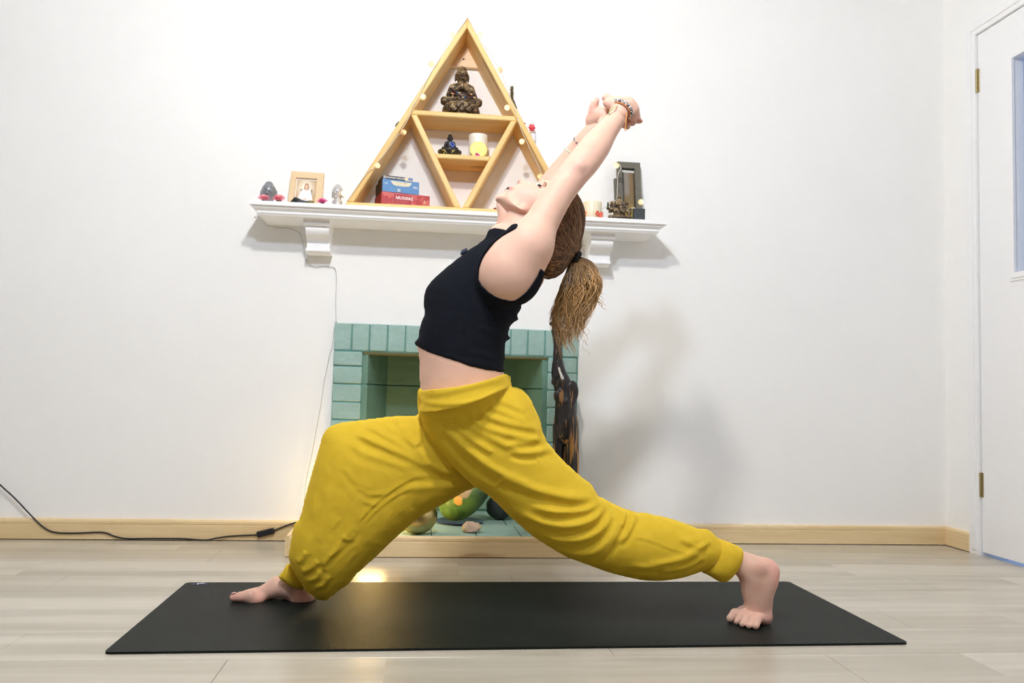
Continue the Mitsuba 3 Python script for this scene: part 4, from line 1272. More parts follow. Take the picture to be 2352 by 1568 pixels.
def ele_col(p, n, uv):
    g = F1(p.x * 130, p.y * 130, p.z * 11, 3)
    legs = sstep(.50, .36, p.z)
    bare = sstep(.54, .64, g) * legs + .5 * sstep(.66, .72, g)
    return mix((.012, .010, .011), (.42, .20, .055), dr.minimum(bare, 1))


m.apply_translation([0, 0, HT + .0004 - m.bounds[0][2]])
put(t + '__body', m, mat('burnt_wood', mikit.proc(ele_col), .42, .4), True)
put(t + '__tusk', tube(spline([at(1283, 843, EY - .026), at(1287, 856, EY - .030), at(1291, 866, EY - .030), at(1293, 871, EY - .028)], 6), [.0012] + list(np.linspace(.003, .0055, 12)) + [.005] * 5 + [.003], 10), mat('ivory_paint', (.70, .70, .72), .45, .3), True)
labels[t + '__tusk'] = {'label': 'white painted tusk'}

# lamp cord with its switch along the skirting
t = tag(newkey('power_cord'), 'black power cord with an inline switch lying along the skirting board at the left', 'cord')
mat('black_rubber', (.012, .012, .014), .45, .35)
pts = [(-40, 1075, -.021), (0, 1113, -.021), (35, 1145, -.0215), (70, 1182, -.0225), (98, 1209, -.0225), (125, 1222, -.0225), (170, 1224, -.0225), (235, 1222.5, -.0225), (262, 1231, -.0235), (290, 1236.5, -.028), (350, 1236.5, -.028), (420, 1237, -.028), (470, 1240, -.034), (500, 1235, -.028), (530, 1231, -.024), (592, 1228, -.0245)]
cpts = spline([at(a, b, c) for a, b, c in pts], 8)
cpts[:, 2] = np.maximum(cpts[:, 2], .0028)
put(t + '__cord', tube(cpts, .0026, 8), 'black_rubber', True)
c2 = spline([at(630, 1218, -.0245), at(655, 1208, -.024), at(682, 1199, -.03), at(715, 1192, -.04), np.array([-.30, -.06, HT + .02]), np.array([-.22, -.08, HT + .004]), np.array([lx - .05, ly, HT + .006])], 8)
put(t + '__cord', tube(c2, .0026, 8), 'black_rubber', True)
sa, sb = at(590, 1228, -.026), at(630, 1218, -.026)
L_ = np.linalg.norm(sb - sa)
sw = manifold3d.Manifold.hull(sum([manifold3d.Manifold.sphere(.0045, 16).translate([x, y, z]) for x in (-L_ / 2 + .0045, L_ / 2 - .0045) for y in (-.0015, .0015) for z in (-.0062, .0062)][1:], manifold3d.Manifold.sphere(.0045, 16).translate([-L_ / 2 + .0045, -.0015, -.0062])))
v, fcs, _ = meshkit.arrays(sw)
m = moved(trimesh.Trimesh(v, fcs, process=False), (sa + sb) / 2, 0, 1, -math.atan2(sb[2] - sa[2], sb[0] - sa[0]))
put(t + '__switch', m, 'black_rubber', 40)
labels[t + '__switch'] = {'label': 'flat rectangular inline switch'}

# ------------------------------------------------------------------ yoga mat
t = tag(newkey('yoga_mat'), 'black rubber yoga mat lying on the laminate floor under the person', 'mat')
MC = [(-.6176, -.6809), (1.1167, -.6616), (1.1194, -1.2699), (-.613, -1.2945)]
poly = Polygon(MC).buffer(-.012).buffer(.012, 8)
mm = extrude(poly, .0046)
mm.apply_translation([0, 0, .0004])


def mat_col(p, n, uv):
    return mix((.0055, .0075, .0065), (.0095, .012, .010), F1(p.x * 9, p.y * 9, 0, 3))


def mat_bump(p, n, uv):
    d1, d2, c = mikit.voronoi(p.x * 260, p.y * 260)
    return dr.minimum((d2 - d1) * 1.6, .6) + .35 * F2(p.x * 500, p.y * 500)


mat('mat_rubber', mikit.proc(mat_col), .42, .11, bump=(mat_bump, .00055, 4e-4))
put(t + '__sheet', mm, 'mat_rubber')
tg = [at(*p, 0) for p in ()]
tgp = box(0, .041, -.024, 0, .0046, .0054, .0002)
ang = math.atan2(.0193, 1.7343)
put(t + '__tag', moved(tgp, (-.5975, -.6885, .0003), ang), mat('tag_navy', (.012, .018, .055), .5, .3))
tl = [Polygon([(.014, -.019), (.0175, -.019), (.0175, -.010), (.026, -.010), (.026, -.0065), (.014, -.0065)]), Polygon([(.022, -.006), (.033, -.006), (.033, -.003), (.022, -.003)])]
put(t + '__tag_emblem', moved(cat([extrude(p, .0003) for p in tl]), (-.5975, -.6885, .0056), ang), 'ink_white')
# ------------------------------------------------------------------ the person
PK = tag(newkey('person'), 'person in black crop top and mustard trousers lunging on the mat, arms raised, head back', 'person')
cr = lambda x0, y0, s: (lambda pts: [(x0 + u / s, y0 + v / s) for u, v in pts])
cA, cB, cC, cW, cP, cQ, c1, c2, c3, c4 = cr(1120, 390, 9.8), cr(1340, 210, 15.68), cr(940, 510, 4.356), cr(940, 840, 5.6), cr(1160, 1060, 4.2), cr(630, 930, 3.408), cr(740, 720, 3.7935), cr(860, 1080, 4.9), cr(500, 1160, 5.8075), cr(1580, 1180, 5.227)

YM = -.985           # mid plane of the trunk
# ---- trousers ------------------------------------------------------------
fp = Field([-.36, -1.215, .02], [.82, -.745, .66], .0032)
back_px = cW([(150, 280), (700, 250), (1240, 120), (1300, 215), (1312, 272), (1390, 283), (1470, 325), (1550, 418), (1610, 548), (1660, 650), (1692, 752), (1703, 840), (1750, 928), (1757, 970)]) + c1([(2010, 1180), (2050, 1228), (2130, 1310), (2250, 1418), (2340, 1488)]) \
    + cP([(890, 325), (950, 357), (1010, 392), (1080, 425), (1150, 455), (1215, 475), (1290, 497), (1340, 494), (1450, 520), (1570, 545), (1740, 600), (1860, 648), (1950, 655), (2010, 700), (2070, 760), (2170, 830), (2150, 920), (2060, 1010), (1960, 1035), (1880, 1050), (1700, 1110), (1500, 1140), (1330, 1135), (1150, 1100), (950, 1045), (750, 970), (600, 915), (400, 800), (250, 700), (100, 570), (0, 480)]) \
    + c2([(1300, 290), (1140, 183)]) + cW([(830, 1540), (640, 1360), (480, 1180), (330, 1000), (220, 820), (150, 640), (140, 520)])
front_px = cW([(140, 520)]) + c1([(830, 888), (620, 897), (450, 917), (250, 942), (150, 957), (60, 992), (20, 1040), (0, 1083)]) + [(732, 1036), (719, 1080), (703, 1138), (690, 1188)] \
    + c3([(1030, 250), (990, 430), (962, 600), (955, 700), (985, 800), (1010, 860), (1050, 930), (1100, 1010), (1150, 1090), (1200, 1155), (1270, 1190), (1305, 1238), (1380, 1260), (1450, 1265), (1510, 1222), (1620, 1130), (1750, 1040), (1850, 910), (2000, 780), (2210, 580), (2323, 470)]) \
    + c2([(330, 672), (420, 592), (560, 492), (760, 382), (900, 302), (1020, 232), (1140, 178)]) + [(1110, 1085), (1100, 1040), (1040, 960), (1000, 930)]
YB0, YF0 = -1.015, -.925
back = Outline(fp, back_px, YB0, -.11, .15, L=.085, clean=.003)
front = Outline(fp, front_px, YF0, .06, .05, L=.075, clean=.003)


def foldpx(o, y0, slope, xref, dy, pts):
    out = []
    for p in pts:
        q = at(p[0], p[1], y0 + dy)
        for _ in range(4):
            q = at(p[0], p[1], y0 + dy + slope * (q[0] - xref))
        out.append((q[0], q[2]))
    return out


mm_ = .001
FB = [
    (cW([(275, 585), (400, 750), (550, 900), (700, 1050), (850, 1180), (1000, 1290), (1200, 1400), (1500, 1530)]) + cP([(0, 150), (200, 240), (400, 300), (650, 350), (850, 350), (930, 340)]), 9.0, 8.5),
    (cW([(405, 575), (560, 740), (700, 860), (850, 980), (1000, 1080), (1060, 1130)]), 4.5, 6),
    (cW([(540, 550), (680, 690), (850, 810), (1000, 890), (1200, 1000), (1290, 1050)]), 4.5, 6.5),
    (cW([(640, 525), (780, 640), (900, 740), (1050, 810), (1250, 870), (1450, 910), (1600, 930), (1740, 915)]), 6.0, 6.5),
    (cW([(800, 480), (950, 600), (1100, 680), (1300, 740), (1500, 780), (1650, 820), (1745, 905)]), 6.5, 7.5),
    (cW([(980, 425), (1080, 530), (1200, 590), (1400, 660), (1560, 720)]), 4.0, 6),
    (cW([(1060, 395), (1200, 460), (1400, 540), (1520, 600)]), 3.0, 6),
    (cW([(1240, 1065), (1350, 1000), (1500, 990), (1620, 960), (1740, 965)]), 5.0, 6),
    (cW([(1270, 1080), (1450, 1110), (1650, 1105), (1800, 1085)]) + c1([(2050, 1208)]), 5.5, 6),
    (c1([(1620, 1235), (1720, 1270), (1800, 1280), (1880, 1270)]), -1.8, 3.5),
    (c1([(1850, 1230), (1900, 1290), (1920, 1340)]), 1.2, 3),
    (cP([(250, 440), (450, 480), (620, 480), (780, 465), (900, 420), (965, 370)]), 7.5, 6),
    (cP([(90, 480), (300, 580), (500, 625), (700, 610), (850, 550), (960, 460), (1015, 395)]), 9.0, 7),
    (cP([(300, 690), (480, 770), (650, 775), (800, 735), (920, 660), (1010, 560), (1060, 430)]), 7.0, 7),
    (cP([(430, 850), (620, 915), (780, 920), (900, 870), (980, 780), (1060, 660), (1110, 560), (1140, 455)]), 6.5, 7),
    (cP([(900, 985), (1000, 850), (1080, 720), (1150, 600), (1200, 480)]), 5.0, 5),
    (cP([(1130, 640), (1190, 560), (1225, 480)]), 4.5, 3.5),
    (cP([(1080, 800), (1180, 700), (1260, 600), (1345, 515)]), 6.0, 5),
    (cP([(1240, 730), (1400, 760), (1600, 840), (1770, 890)]), 1.2, 3),
    (cP([(1350, 1010), (1550, 985), (1700, 950), (1850, 880), (1990, 810), (2040, 790)]), 5.5, 5.5),
    (cP([(1200, 1010), (1450, 1040), (1650, 1020), (1800, 950), (1990, 870)]), 4.5, 5),
    (cP([(1500, 1085), (1700, 1060), (1850, 1000), (1960, 930)]), 4.5, 4.5),
    (cP([(1700, 760), (1830, 780), (1930, 760), (2020, 740)]), 4.0, 6),
    (cP([(1850, 690), (1930, 690), (2000, 720)]), 3.5, 5),
    (cP([(1760, 800), (1880, 830), (1980, 815)]), 3.5, 5),
]
FF = [
    (cQ([(600, 195), (750, 270), (900, 330), (1050, 400), (1200, 470), (1350, 520), (1480, 552)]), 6.5, 7.5),
    (cQ([(680, 145), (800, 200), (950, 280), (1080, 360), (1200, 430), (1330, 490)]), 5.0, 6.5),
    (cQ([(840, 135), (950, 210), (1050, 290), (1130, 350), (1230, 420)]), 4.0, 6),
    (cQ([(945, 100), (1000, 190), (1070, 270), (1130, 330)]), 4.5, 6),
    (cQ([(560, 270), (700, 370), (850, 420), (1000, 460), (1180, 500)]), 2.2, 7),
    (cQ([(1000, 600), (1200, 590), (1400, 595), (1540, 610)]), -4.0, 7),
    (cQ([(640, 925), (760, 800), (880, 690), (1000, 610), (1130, 555)]), 2.2, 3.0),
    (cQ([(700, 920), (830, 790), (960, 700), (1080, 645)]), 1.6, 3.0),
    (cQ([(370, 1260), (450, 1170), (530, 1060), (640, 930)]), 2.6, 4.5),
    (cQ([(420, 1200), (520, 1120), (600, 1030), (660, 960)]), 2.0, 4),
    (cQ([(450, 970), (520, 880)]), 1.5, 4), (cQ([(530, 1030), (600, 1050), (630, 1010)]), 2.0, 4),
    (cQ([(700, 740), (760, 770), (800, 760)]), 1.5, 4), (cQ([(700, 690), (800, 700), (880, 670)]), 1.3, 4),
    (cQ([(640, 640), (760, 680), (860, 690)]), 1.2, 4), (cQ([(540, 480), (650, 600), (780, 640)]), 1.2, 5),
    (cQ([(350, 300), (330, 500), (300, 700), (290, 900)]), 2.2, 9), (cQ([(420, 620), (380, 850), (340, 1080)]), 2.0, 10),
    (cQ([(170, 1260), (220, 1200), (250, 1150)]), 3.5, 5), (cQ([(200, 1330), (290, 1280), (350, 1220)]), 3.5, 5),
    (cQ([(240, 1400), (330, 1360), (350, 1290)]), 3.5, 5), (cQ([(300, 1450), (380, 1420), (430, 1340)]), 3.0, 5),
    (cQ([(560, 1260), (640, 1160)]), 1.2, 4), (cQ([(790, 1080), (840, 1120)]), 2.0, 4), (cQ([(1040, 950), (1090, 850), (1060, 820)]), 1.8, 5),
    (cQ([(690, 1170), (640, 1060), (600, 980)]), 1.0, 6), (cQ([(900, 820), (880, 920), (860, 1000)]), 1.2, 8), (cQ([(1000, 700), (1010, 800), (1040, 900)]), 1.0, 8),
    (cQ([(1130, 320), (1135, 250), (1120, 180)]), 4.0, 5),
]
PXM = 1 / 915
bb = lines_bump(back, [(foldpx(back, YB0, -.11, .15, -.085, p), a * mm_ * 1.3, w * PXM * .95) for p, a, w in FB])
bf = lines_bump(front, [(foldpx(front, YF0, .06, .05, -.075, p), a * mm_ * 1.35, w * PXM * .95) for p, a, w in FF])
# gathers under the waistband and above the cuffs, and soft unevenness of the cloth
XX, ZZ = back.X, back.Z
nz3 = lambda s, seed: meshkit.fbm(np.stack([XX * s, ZZ * s, XX * 0], -1), 3, seed) - .5
bb = bb + nz3(16, 1) * .006 + nz3(40, 5) * .0007
bf = bf + nz3(14, 2) * .007 + nz3(40, 6) * .0007
wl = [(q[0], q[2]) for q in (at(*p, YM - .12) for p in cW([(200, 590), (620, 520), (900, 430), (1100, 345), (1310, 272)]))]
WLs = spline(wl, 12)
dwl, iwl = cKDTree(WLs).query(np.stack([XX.ravel(), ZZ.ravel()], 1))
dwl, iwl = dwl.reshape(XX.shape), iwl.reshape(XX.shape)
below = ZZ < WLs[iwl][..., 1]
bb = bb + np.where(below, .0016 * np.sin(iwl / len(WLs) * 2 * np.pi * 17 + 3 * np.sin(iwl * .35)) * np.exp(-dwl / .022), 0)
fp.put((slice(None),) * 3, back.field(fp, 1.22, bb), 0)
fp.put((slice(None),) * 3, front.field(fp, 1.12, bf), .022)
# the far hip, so that the seat is as broad as a body
hip_px = cW([(150, 300), (700, 290), (1240, 130), (1310, 272), (1470, 335), (1600, 540), (1680, 760), (1690, 900), (1500, 1250), (1100, 1330), (700, 1250), (300, 930), (150, 640)])
hip = Outline(fp, hip_px, -.915, 0, 0, L=.10)
fp.put((slice(None),) * 3, hip.field(fp, 1.0), .03)
# the trousers also close round the waist, under the band
wst = Outline(fp, cW([(150, -150), (1240, -180), (1262, 130), (1303, 220), (1312, 272), (1330, 600), (1230, 900), (900, 1000), (300, 900), (130, 700), (135, 525), (148, 470), (150, 300)]), YM)
wcut = Outline(fp, None, YM, world=[(q[0], q[2]) for q in (at(*p, YM - .125) for p in cW([(-200, 440), (140, 440), (350, 440), (620, 390), (900, 310), (1100, 230), (1280, 165), (1600, 120), (1600, 300), (1320, 350), (1100, 470), (900, 600), (620, 690), (350, 690), (140, 650), (-200, 640)]))], smooth=0)
fp.put((slice(None),) * 3, np.maximum(wst.field(fp, 1.46, np.full(wst.X.shape, .007)), (-wcut.d)[:, None, :].astype(np.float32)), .012)

trousers = fp.mesh(3)
put(PK + '__trousers', trousers, mat('mustard_jersey', mikit.proc(lambda p, n, uv: mix((.54, .362, .020), (.60, .405, .030), F1(p.x * 60, p.y * 60, p.z * 60, 2))), .85, .15, sheen=.2), True)
labels[PK + '__trousers'] = {'label': 'loose mustard yellow harem trousers'}


def simple(px, y0, slope, xref, sy, h=.0025, L=None, ypad=.22, bump=None, power=1.0, smooth_it=3, ref=6, world=None):
    P0 = np.array([at(p[0], p[1], y0) for p in px])
    lo, hi = P0.min(0) - .03, P0.max(0) + .03
    lo[1], hi[1] = y0 - ypad - abs(slope) * .3, y0 + ypad + abs(slope) * .3
    f = Field(lo, hi, h)
    o = Outline(f, px, y0, slope, xref, L=L, smooth=ref)
    f.put((slice(None),) * 3, o.field(f, sy, bump(o) if bump else None, power), 0)
    return f, o


# waistband, folded over and creased
wb_px = cW([(150, 273), (165, 315), (400, 300), (640, 270), (860, 225), (1080, 165), (1240, 110), (1260, 130), (1275, 180), (1305, 220), (1312, 268), (1100, 350), (900, 436), (620, 528), (350, 582), (195, 600), (135, 525), (148, 470), (133, 430), (150, 380), (133, 340)])
XW = at(*cW([(700, 350)])[0], YM)[0]


fw = Field([-.06, YM - .19, .43], [.31, YM + .19, .72], .0024)
ow = Outline(fw, wb_px, YM, 0, 0, smooth=4)
tor = Outline(fw, cW([(130, -330), (1215, -300), (1235, 60), (1262, 130), (1278, 180), (1303, 220), (1312, 272), (1330, 700), (1200, 1050), (300, 1050), (130, 700), (135, 525), (148, 470), (133, 430), (150, 380), (133, 340), (150, 280)]), YM, 0, 0)
wf = [(cW([(150, 350), (300, 360), (550, 320), (800, 260), (1050, 200), (1270, 150)]), 3.0, 5), (cW([(140, 440), (300, 485), (560, 490), (800, 450), (1050, 360), (1308, 250)]), 3.6, 4.5), (cW([(600, 515), (800, 455), (1000, 385), (1200, 310)]), 2.2, 3.5)]
bw = lines_bump(tor, [([(q[0], q[2]) for q in (at(*p, YM - .12) for p in pts)], a * mm_, w * PXM) for pts, a, w in wf])
Fw = tor.field(fw, 1.44, bw + .011)
band = np.where(ow.d > 0, -ow.d, -ow.d)[:, None, :].astype(np.float32)
wb_clip = cW([(-200, 285), (100, 318), (165, 322), (400, 300), (640, 270), (860, 225), (1080, 165), (1240, 110), (1500, 60), (1600, 140), (1312, 268), (1100, 350), (900, 436), (620, 528), (350, 582), (195, 600), (60, 610), (-200, 560)])
hb = [(q[0], q[2]) for q in (at(*p, YM - .125) for p in wb_clip)]
own = Outline(fw, wb_px, YM, world=hb, smooth=0)
fw.F = np.maximum(Fw, (-own.d - .001)[:, None, :]).astype(np.float32)
put(PK + '__waistband', fw.mesh(2), 'mustard_jersey', True)
labels[PK + '__waistband'] = {'label': 'creased mustard waistband folded over below the belly'}
# cuffs
for px, y0, sl, xr in ((c4([(355, 290), (372, 298), (500, 345), (622, 400), (640, 442), (622, 560), (542, 690), (470, 775), (430, 802), (370, 802), (250, 732), (165, 680), (230, 560), (300, 420)]), -1.085, -.11, .75),
                       (c3([(930, 785), (872, 880), (818, 940), (830, 965), (900, 1020), (1000, 1082), (1112, 1118), (1160, 1090), (1180, 1040), (1130, 960), (1060, 880), (985, 800)]), -.900, .0, 0)):
    f, o = simple(px, y0, sl, xr, 1.75, .002, power=.75, ref=4)
    put(PK + '__cuff', f.mesh(2), 'mustard_jersey', True)

# ---- skin: trunk, arms, neck ----------------------------------------------
tor_px = cC([(850, 30), (1045, 60), (1120, 130), (1215, 230), (1290, 360), (1318, 470), (1305, 560), (1280, 630), (1220, 700), (1122, 768), (1112, 860), (1072, 930), (1084, 968), (1040, 1000), (1000, 1050), (982, 1130), (1004, 1163), (958, 1198), (946, 1330), (957, 1365), (932, 1420), (955, 1540), (1000, 1640), (1080, 1850), (1060, 2050), (620, 2150), (220, 2020), (125, 1800), (110, 1640), (104, 1400), (92, 1280), (62, 1206), (100, 1155), (108, 1090), (130, 1000), (160, 920), (153, 800), (165, 700), (200, 630), (260, 560), (340, 490), (430, 415), (520, 345), (610, 275), (720, 215), (785, 190), (800, 160)])
YA, YFAR = -1.135, -.835            # planes of the near and the far shoulder
fs = Field([-.06, YM - .23, .50], [.56, YM + .23, 1.31], .0032)
os_ = Outline(fs, tor_px, YM, 0, 0, L=.12)
fs.put((slice(None),) * 3, (os_.field(fs, 1.30) + np.float32(.0022)), 0)
# near arm: pairs of edge pixels from wrist to shoulder
pairs = [((1403, 257), (1434, 283)), ((1372, 287), (1414, 315)), ((1346, 312), (1397, 350)), ((1326, 336), (1386, 368)), ((1308, 359), (1370, 390)), ((1290, 381), (1352, 410)), ((1271, 407), (1330, 437)), ((1250, 435), (1309, 468)), ((1225, 471), (1284, 515)), ((1203, 501), (1263, 562)), ((1183, 530), (1245, 606))]
ys = np.interp(np.linspace(0, 1, len(pairs)), [0, .45, 1], [-1.035, -1.10, YA])


def limb(pairs, ys):
    C, Rr = [], []
    for (a, b), y in zip(pairs, ys):
        A, B = at(*a, y), at(*b, y)
        C.append((A + B) / 2)
        Rr.append(np.linalg.norm(A - B) / 2)
    C, Rr = spline(C, 4), spline([[r] for r in Rr], 4)[:, 0]
    return C, Rr


C, Rr = limb(pairs, ys)
# the edges are cut aslant, so true half-widths are measured across the axis
tan = np.gradient(C, axis=0); tan /= np.linalg.norm(tan, axis=1, keepdims=True)
edge = spline([at(*b, y) - at(*a, y) for (a, b), y in zip(pairs, ys)], 4)
perp = edge - tan * (edge * tan).sum(1, keepdims=True)
Rr = np.linalg.norm(perp, axis=1) / 2
NEAR_C, NEAR_R = C, Rr
fs.chain(C, Rr, .02)
# the shoulder: deltoid and shoulder blade region inside the armhole
fs.ell(at(1174, 620, YA + .010), (.070, .060, .074), .03)
fs.ell(at(1165, 648, YA + .03), (.058, .055, .052), .03)
fs.cone(at(1172, 620, YA + .02), at(1214, 566, YA), .064, .056, .03)
# far arm
fpairs = [((1360, 274), (1392, 300)), ((1326, 311), (1362, 338)), ((1307, 332.6), (1350, 366)), ((1272, 374), (1322, 412)), ((1236, 417), (1290, 460)), ((1205, 465), (1262, 510)), ((1180, 515), (1245, 570))]
fys = np.interp(np.linspace(0, 1, len(fpairs)), [0, .45, 1], [-.935, -.875, YFAR])
C, _ = limb(fpairs, fys)
tan = np.gradient(C, axis=0); tan /= np.linalg.norm(tan, axis=1, keepdims=True)
edge = spline([at(*b, y) - at(*a, y) for (a, b), y in zip(fpairs, fys)], 4)
perp = edge - tan * (edge * tan).sum(1, keepdims=True)
Rr = np.linalg.norm(perp, axis=1) / 2
FAR_C, FAR_R = C, Rr
fs.chain(C, Rr, .02)
fs.ell(at(1186, 622, YFAR - .02), (.080, .050, .075), .03)
# neck
fs.cone(at(1193, 556, YM), at(1202, 500, YM), .057, .050, .02)
fs.cone(at(1180, 580, YM), at(1225, 560, YM), .07, .07, .03)
# ---- black top: the skin of the trunk let out by a few millimetres, cut at hem, collar and armholes ----
top_px = cC([(850, 48), (1045, 75), (1120, 130), (1215, 230), (1290, 360), (1318, 470), (1305, 560), (1280, 630), (1220, 700), (1122, 768), (1112, 860), (1072, 930), (1084, 968), (1040, 1000), (1000, 1050), (982, 1130), (1004, 1163), (958, 1198), (946, 1330), (957, 1365), (932, 1420), (950, 1500), (760, 1477), (600, 1442), (500, 1402), (350, 1352), (200, 1297), (120, 1252), (62, 1206), (100, 1155), (108, 1090), (130, 1000), (160, 920), (153, 800), (165, 700), (200, 630), (260, 560), (340, 490), (430, 415), (520, 345), (610, 275), (720, 215), (785, 190), (800, 160)])
ft = fs.F - .0042
ot = os_
tf = [(cC([(1090, 965), (950, 900), (800, 850)]), 3, 5), (cC([(1000, 1160), (850, 1090), (700, 1050)]), 3, 5), (cC([(950, 1360), (800, 1330), (600, 1290)]), 2.5, 5), (cC([(300, 1310), (500, 1370), (700, 1420), (930, 1440)]), 1.2, 3), (cC([(800, 200), (740, 300), (640, 420)]), 1.5, 5), (cC([(830, 185), (790, 250), (745, 330)]), 1.6, 4)]
bt_ = lines_bump(ot, [([(q[0], q[2]) for q in (at(*p, YM - .13) for p in pts)], a * mm_, w * PXM) for pts, a, w in tf])
bt_ = bt_ + (meshkit.fbm(np.stack([ot.X * 20, ot.Z * 20, ot.X * 0], -1), 3, 9) - .5) * .003
ft = ft - (bt_ * np.clip(ot.half / .03, 0, 1))[:, None, :].astype(np.float32)
hem_px = cC([(-250, 400), (-250, 20), (700, 20), (850, 48), (1045, 77), (1500, 160), (1700, 800), (1300, 1520), (950, 1500), (760, 1477), (600, 1442), (500, 1402), (350, 1352), (200, 1297), (120, 1252), (62, 1208), (-250, 1040)])
hem = [(q[0], q[2]) for q in (at(*p, YM - ((.095 if p[0] > 1160 else .035) if p[1] < 560 else .115)) for p in hem_px)]
otop = Outline(fs, top_px, YM, world=hem, smooth=0)
ft = -smin(-ft, otop.d[:, None, :].astype(np.float32), .005)
# the collar is cut level with its near edge
yy = fs.ax[1][None, :, None]
ah = cC([(1062, 84), (930, 138), (860, 193), (790, 268), (735, 358), (705, 448), (700, 540), (730, 620), (790, 690), (860, 740), (930, 767), (1020, 787), (1060, 781), (1120, 745), (1180, 690), (1240, 603), (1290, 510), (1304, 478), (1365, 490), (1368, 590), (1342, 668), (1284, 745), (1185, 822), (1230, 900), (2200, 800), (2600, -900), (1800, -1200), (1120, -120), (1085, 40)])
for s, yp in ((1, YM - .165), (-1, YM - .165)):
    oa = Outline(fs, ah, YM, world=[(q[0], q[2]) for q in (at(*p, yp) for p in ah)], smooth=0)
    side = (yy - (YM - .050)) if s > 0 else ((YM + .050) - yy)
    ft = -smin(-ft, np.maximum(-oa.d[:, None, :], side).astype(np.float32), .006)
topf = Field([0, 0, 0], [.1, .1, .1], .05)
topf.F, topf.lo, topf.h = ft.astype(np.float32), fs.lo, fs.h
put(PK + '__top', topf.mesh(8), mat('black_knit', mikit.proc(lambda p, n, uv: mix((.0035, .0045, .0075), (.0065, .0075, .012), F1(p.x * 90, p.y * 90, p.z * 90, 2))), .9, .12), True)
labels[PK + '__top'] = {'label': 'sleeveless black crop top with a high collar'}
# elbow: the knob of the joint and its creases
fs.ell(at(1330, 380, -1.135), (.012, .008, .010), .014)
body = fs.mesh(4)

# ---- head ------------------------------------------------------------------
fh_ = Field([.12, YM - .12, .80], [.44, YM + .12, 1.12], .0015)
prof = cA([(180, 680), (185, 625), (215, 592), (250, 574), (310, 560), (340, 530), (375, 482), (400, 452), (430, 443), (455, 447), (480, 470), (500, 492), (508, 490), (492, 450), (478, 415), (486, 392), (505, 376), (540, 368), (610, 362), (655, 360), (662, 340), (668, 300), (680, 255), (700, 228), (725, 212), (760, 205), (800, 224), (900, 283), (1000, 314), (1060, 322), (1110, 318), (1160, 292), (1220, 272), (1300, 262)])
head_px = prof + [(1268, 415), (1292, 424), (1312, 440), (1326, 466), (1332, 505), (1325, 548), (1302, 592), (1272, 614), (1248, 606), (1226, 560), (1208, 522)] + cA([(780, 1122), (650, 1098), (560, 1058), (500, 1008), (420, 955), (340, 872), (280, 775), (215, 710)])
oh = Outline(fh_, head_px, YM, smooth=4)
X2, Z2 = oh.X, oh.Z
ctr = at(1225, 480, YM)
# cheeks and jaw fuller than a plain swelling, nose and lips narrow
cheek = np.exp(-.5 * (((X2 - at(1196, 468, YM)[0]) / .045) ** 2 + ((Z2 - at(1196, 468, YM)[2]) / .035) ** 2))
bump = .006 * cheek
for (px, py), amp, sx in (((1232, 433), -.007, .013), ((1178, 436), .003, .012), ((1212, 440), .003, .018), ((1194, 420), .0055, .0085)):
    c = at(px, py, YM)
    bump = bump + amp * np.exp(-.5 * (((X2 - c[0]) / sx) ** 2 + ((Z2 - c[2]) / sx) ** 2))
# jaw line swells towards its edge
jawd = LineString([(q[0], q[2]) for q in (at(*p, YM) for p in cA([(200, 700), (280, 775), (340, 872), (420, 955), (500, 1008), (560, 1058), (650, 1098)]))])
Pj = np.array([jawd.interpolate(t).coords[0] for t in np.linspace(0, jawd.length, 60)])
dj, _ = cKDTree(Pj).query(np.stack([X2.ravel(), Z2.ravel()], 1))
bump = bump + (.020 + .020 * np.clip((X2 - at(1150, 480, YM)[0]) / .04, 0, 1)) * np.exp(-.5 * (dj.reshape(X2.shape) / .015) ** 2)
Fh = oh.field(fh_, 1.02, bump)
fh_.put((slice(None),) * 3, Fh, 0)
# alae of the nose, nostrils, lips, eye
for s in (-1, 1):
    yv = lambda d: YM + s * d
    fh_.ell(at(*cA([(752, 330)])[0], yv(.0135)), (.0090, .0068, .0085), .005)
    fh_.cone(at(*cA([(700, 262)])[0], yv(.0085)), at(*cA([(712, 330)])[0], yv(.0125)), .0026, .0030, .0012, cut=True)
    fh_.cone(at(*cA([(812, 300)])[0], yv(.0175)), at(*cA([(785, 385)])[0], yv(.0205)), .0022, .0022, .004, cut=True)
    fh_.chain([at(*cA([(497, 392)])[0], yv(.004)), at(*cA([(520, 440)])[0], yv(.012)), at(*cA([(528, 500)])[0], yv(.020))], [.0026, .0028, .0015], .003)
    fh_.chain([at(*cA([(440, 458)])[0], yv(.004)), at(*cA([(480, 490)])[0], yv(.012)), at(*cA([(515, 525)])[0], yv(.020))], [.0028, .0030, .0015], .003)
    fh_.cone(at(*cA([(500, 478)])[0], yv(.006)), at(*cA([(526, 528)])[0], yv(.0235)), .0018, .0018, .001, cut=True)
    # eyeball bed and lids
    fh_.ell(at(*cA([(1150, 385)])[0], yv(.031)), (.0125, .011, .0125), .006)
    fh_.cone(at(*cA([(1100, 345)])[0], yv(.033)), at(*cA([(1150, 402)])[0], yv(.043)), .0035, .0035, .003)
    fh_.cone(at(*cA([(1150, 330)])[0], yv(.030)), at(*cA([(1190, 350)])[0], yv(.042)), .0030, .0030, .003)
    fh_.cone(at(*cA([(1250, 285)])[0], yv(.015)), at(*cA([(1290, 330)])[0], yv(.045)), .006, .005, .01)
# neck going up under the jaw
neck_px = cA([(180, 1290), (215, 1150), (226, 1000), (212, 880), (200, 800), (220, 700), (420, 780), (800, 900), (1000, 1050), (1100, 1300), (900, 1500), (620, 1400)])
on_ = Outline(fh_, neck_px, YM, smooth=5)
fh_.put((slice(None),) * 3, on_.field(fh_, .80), .004)
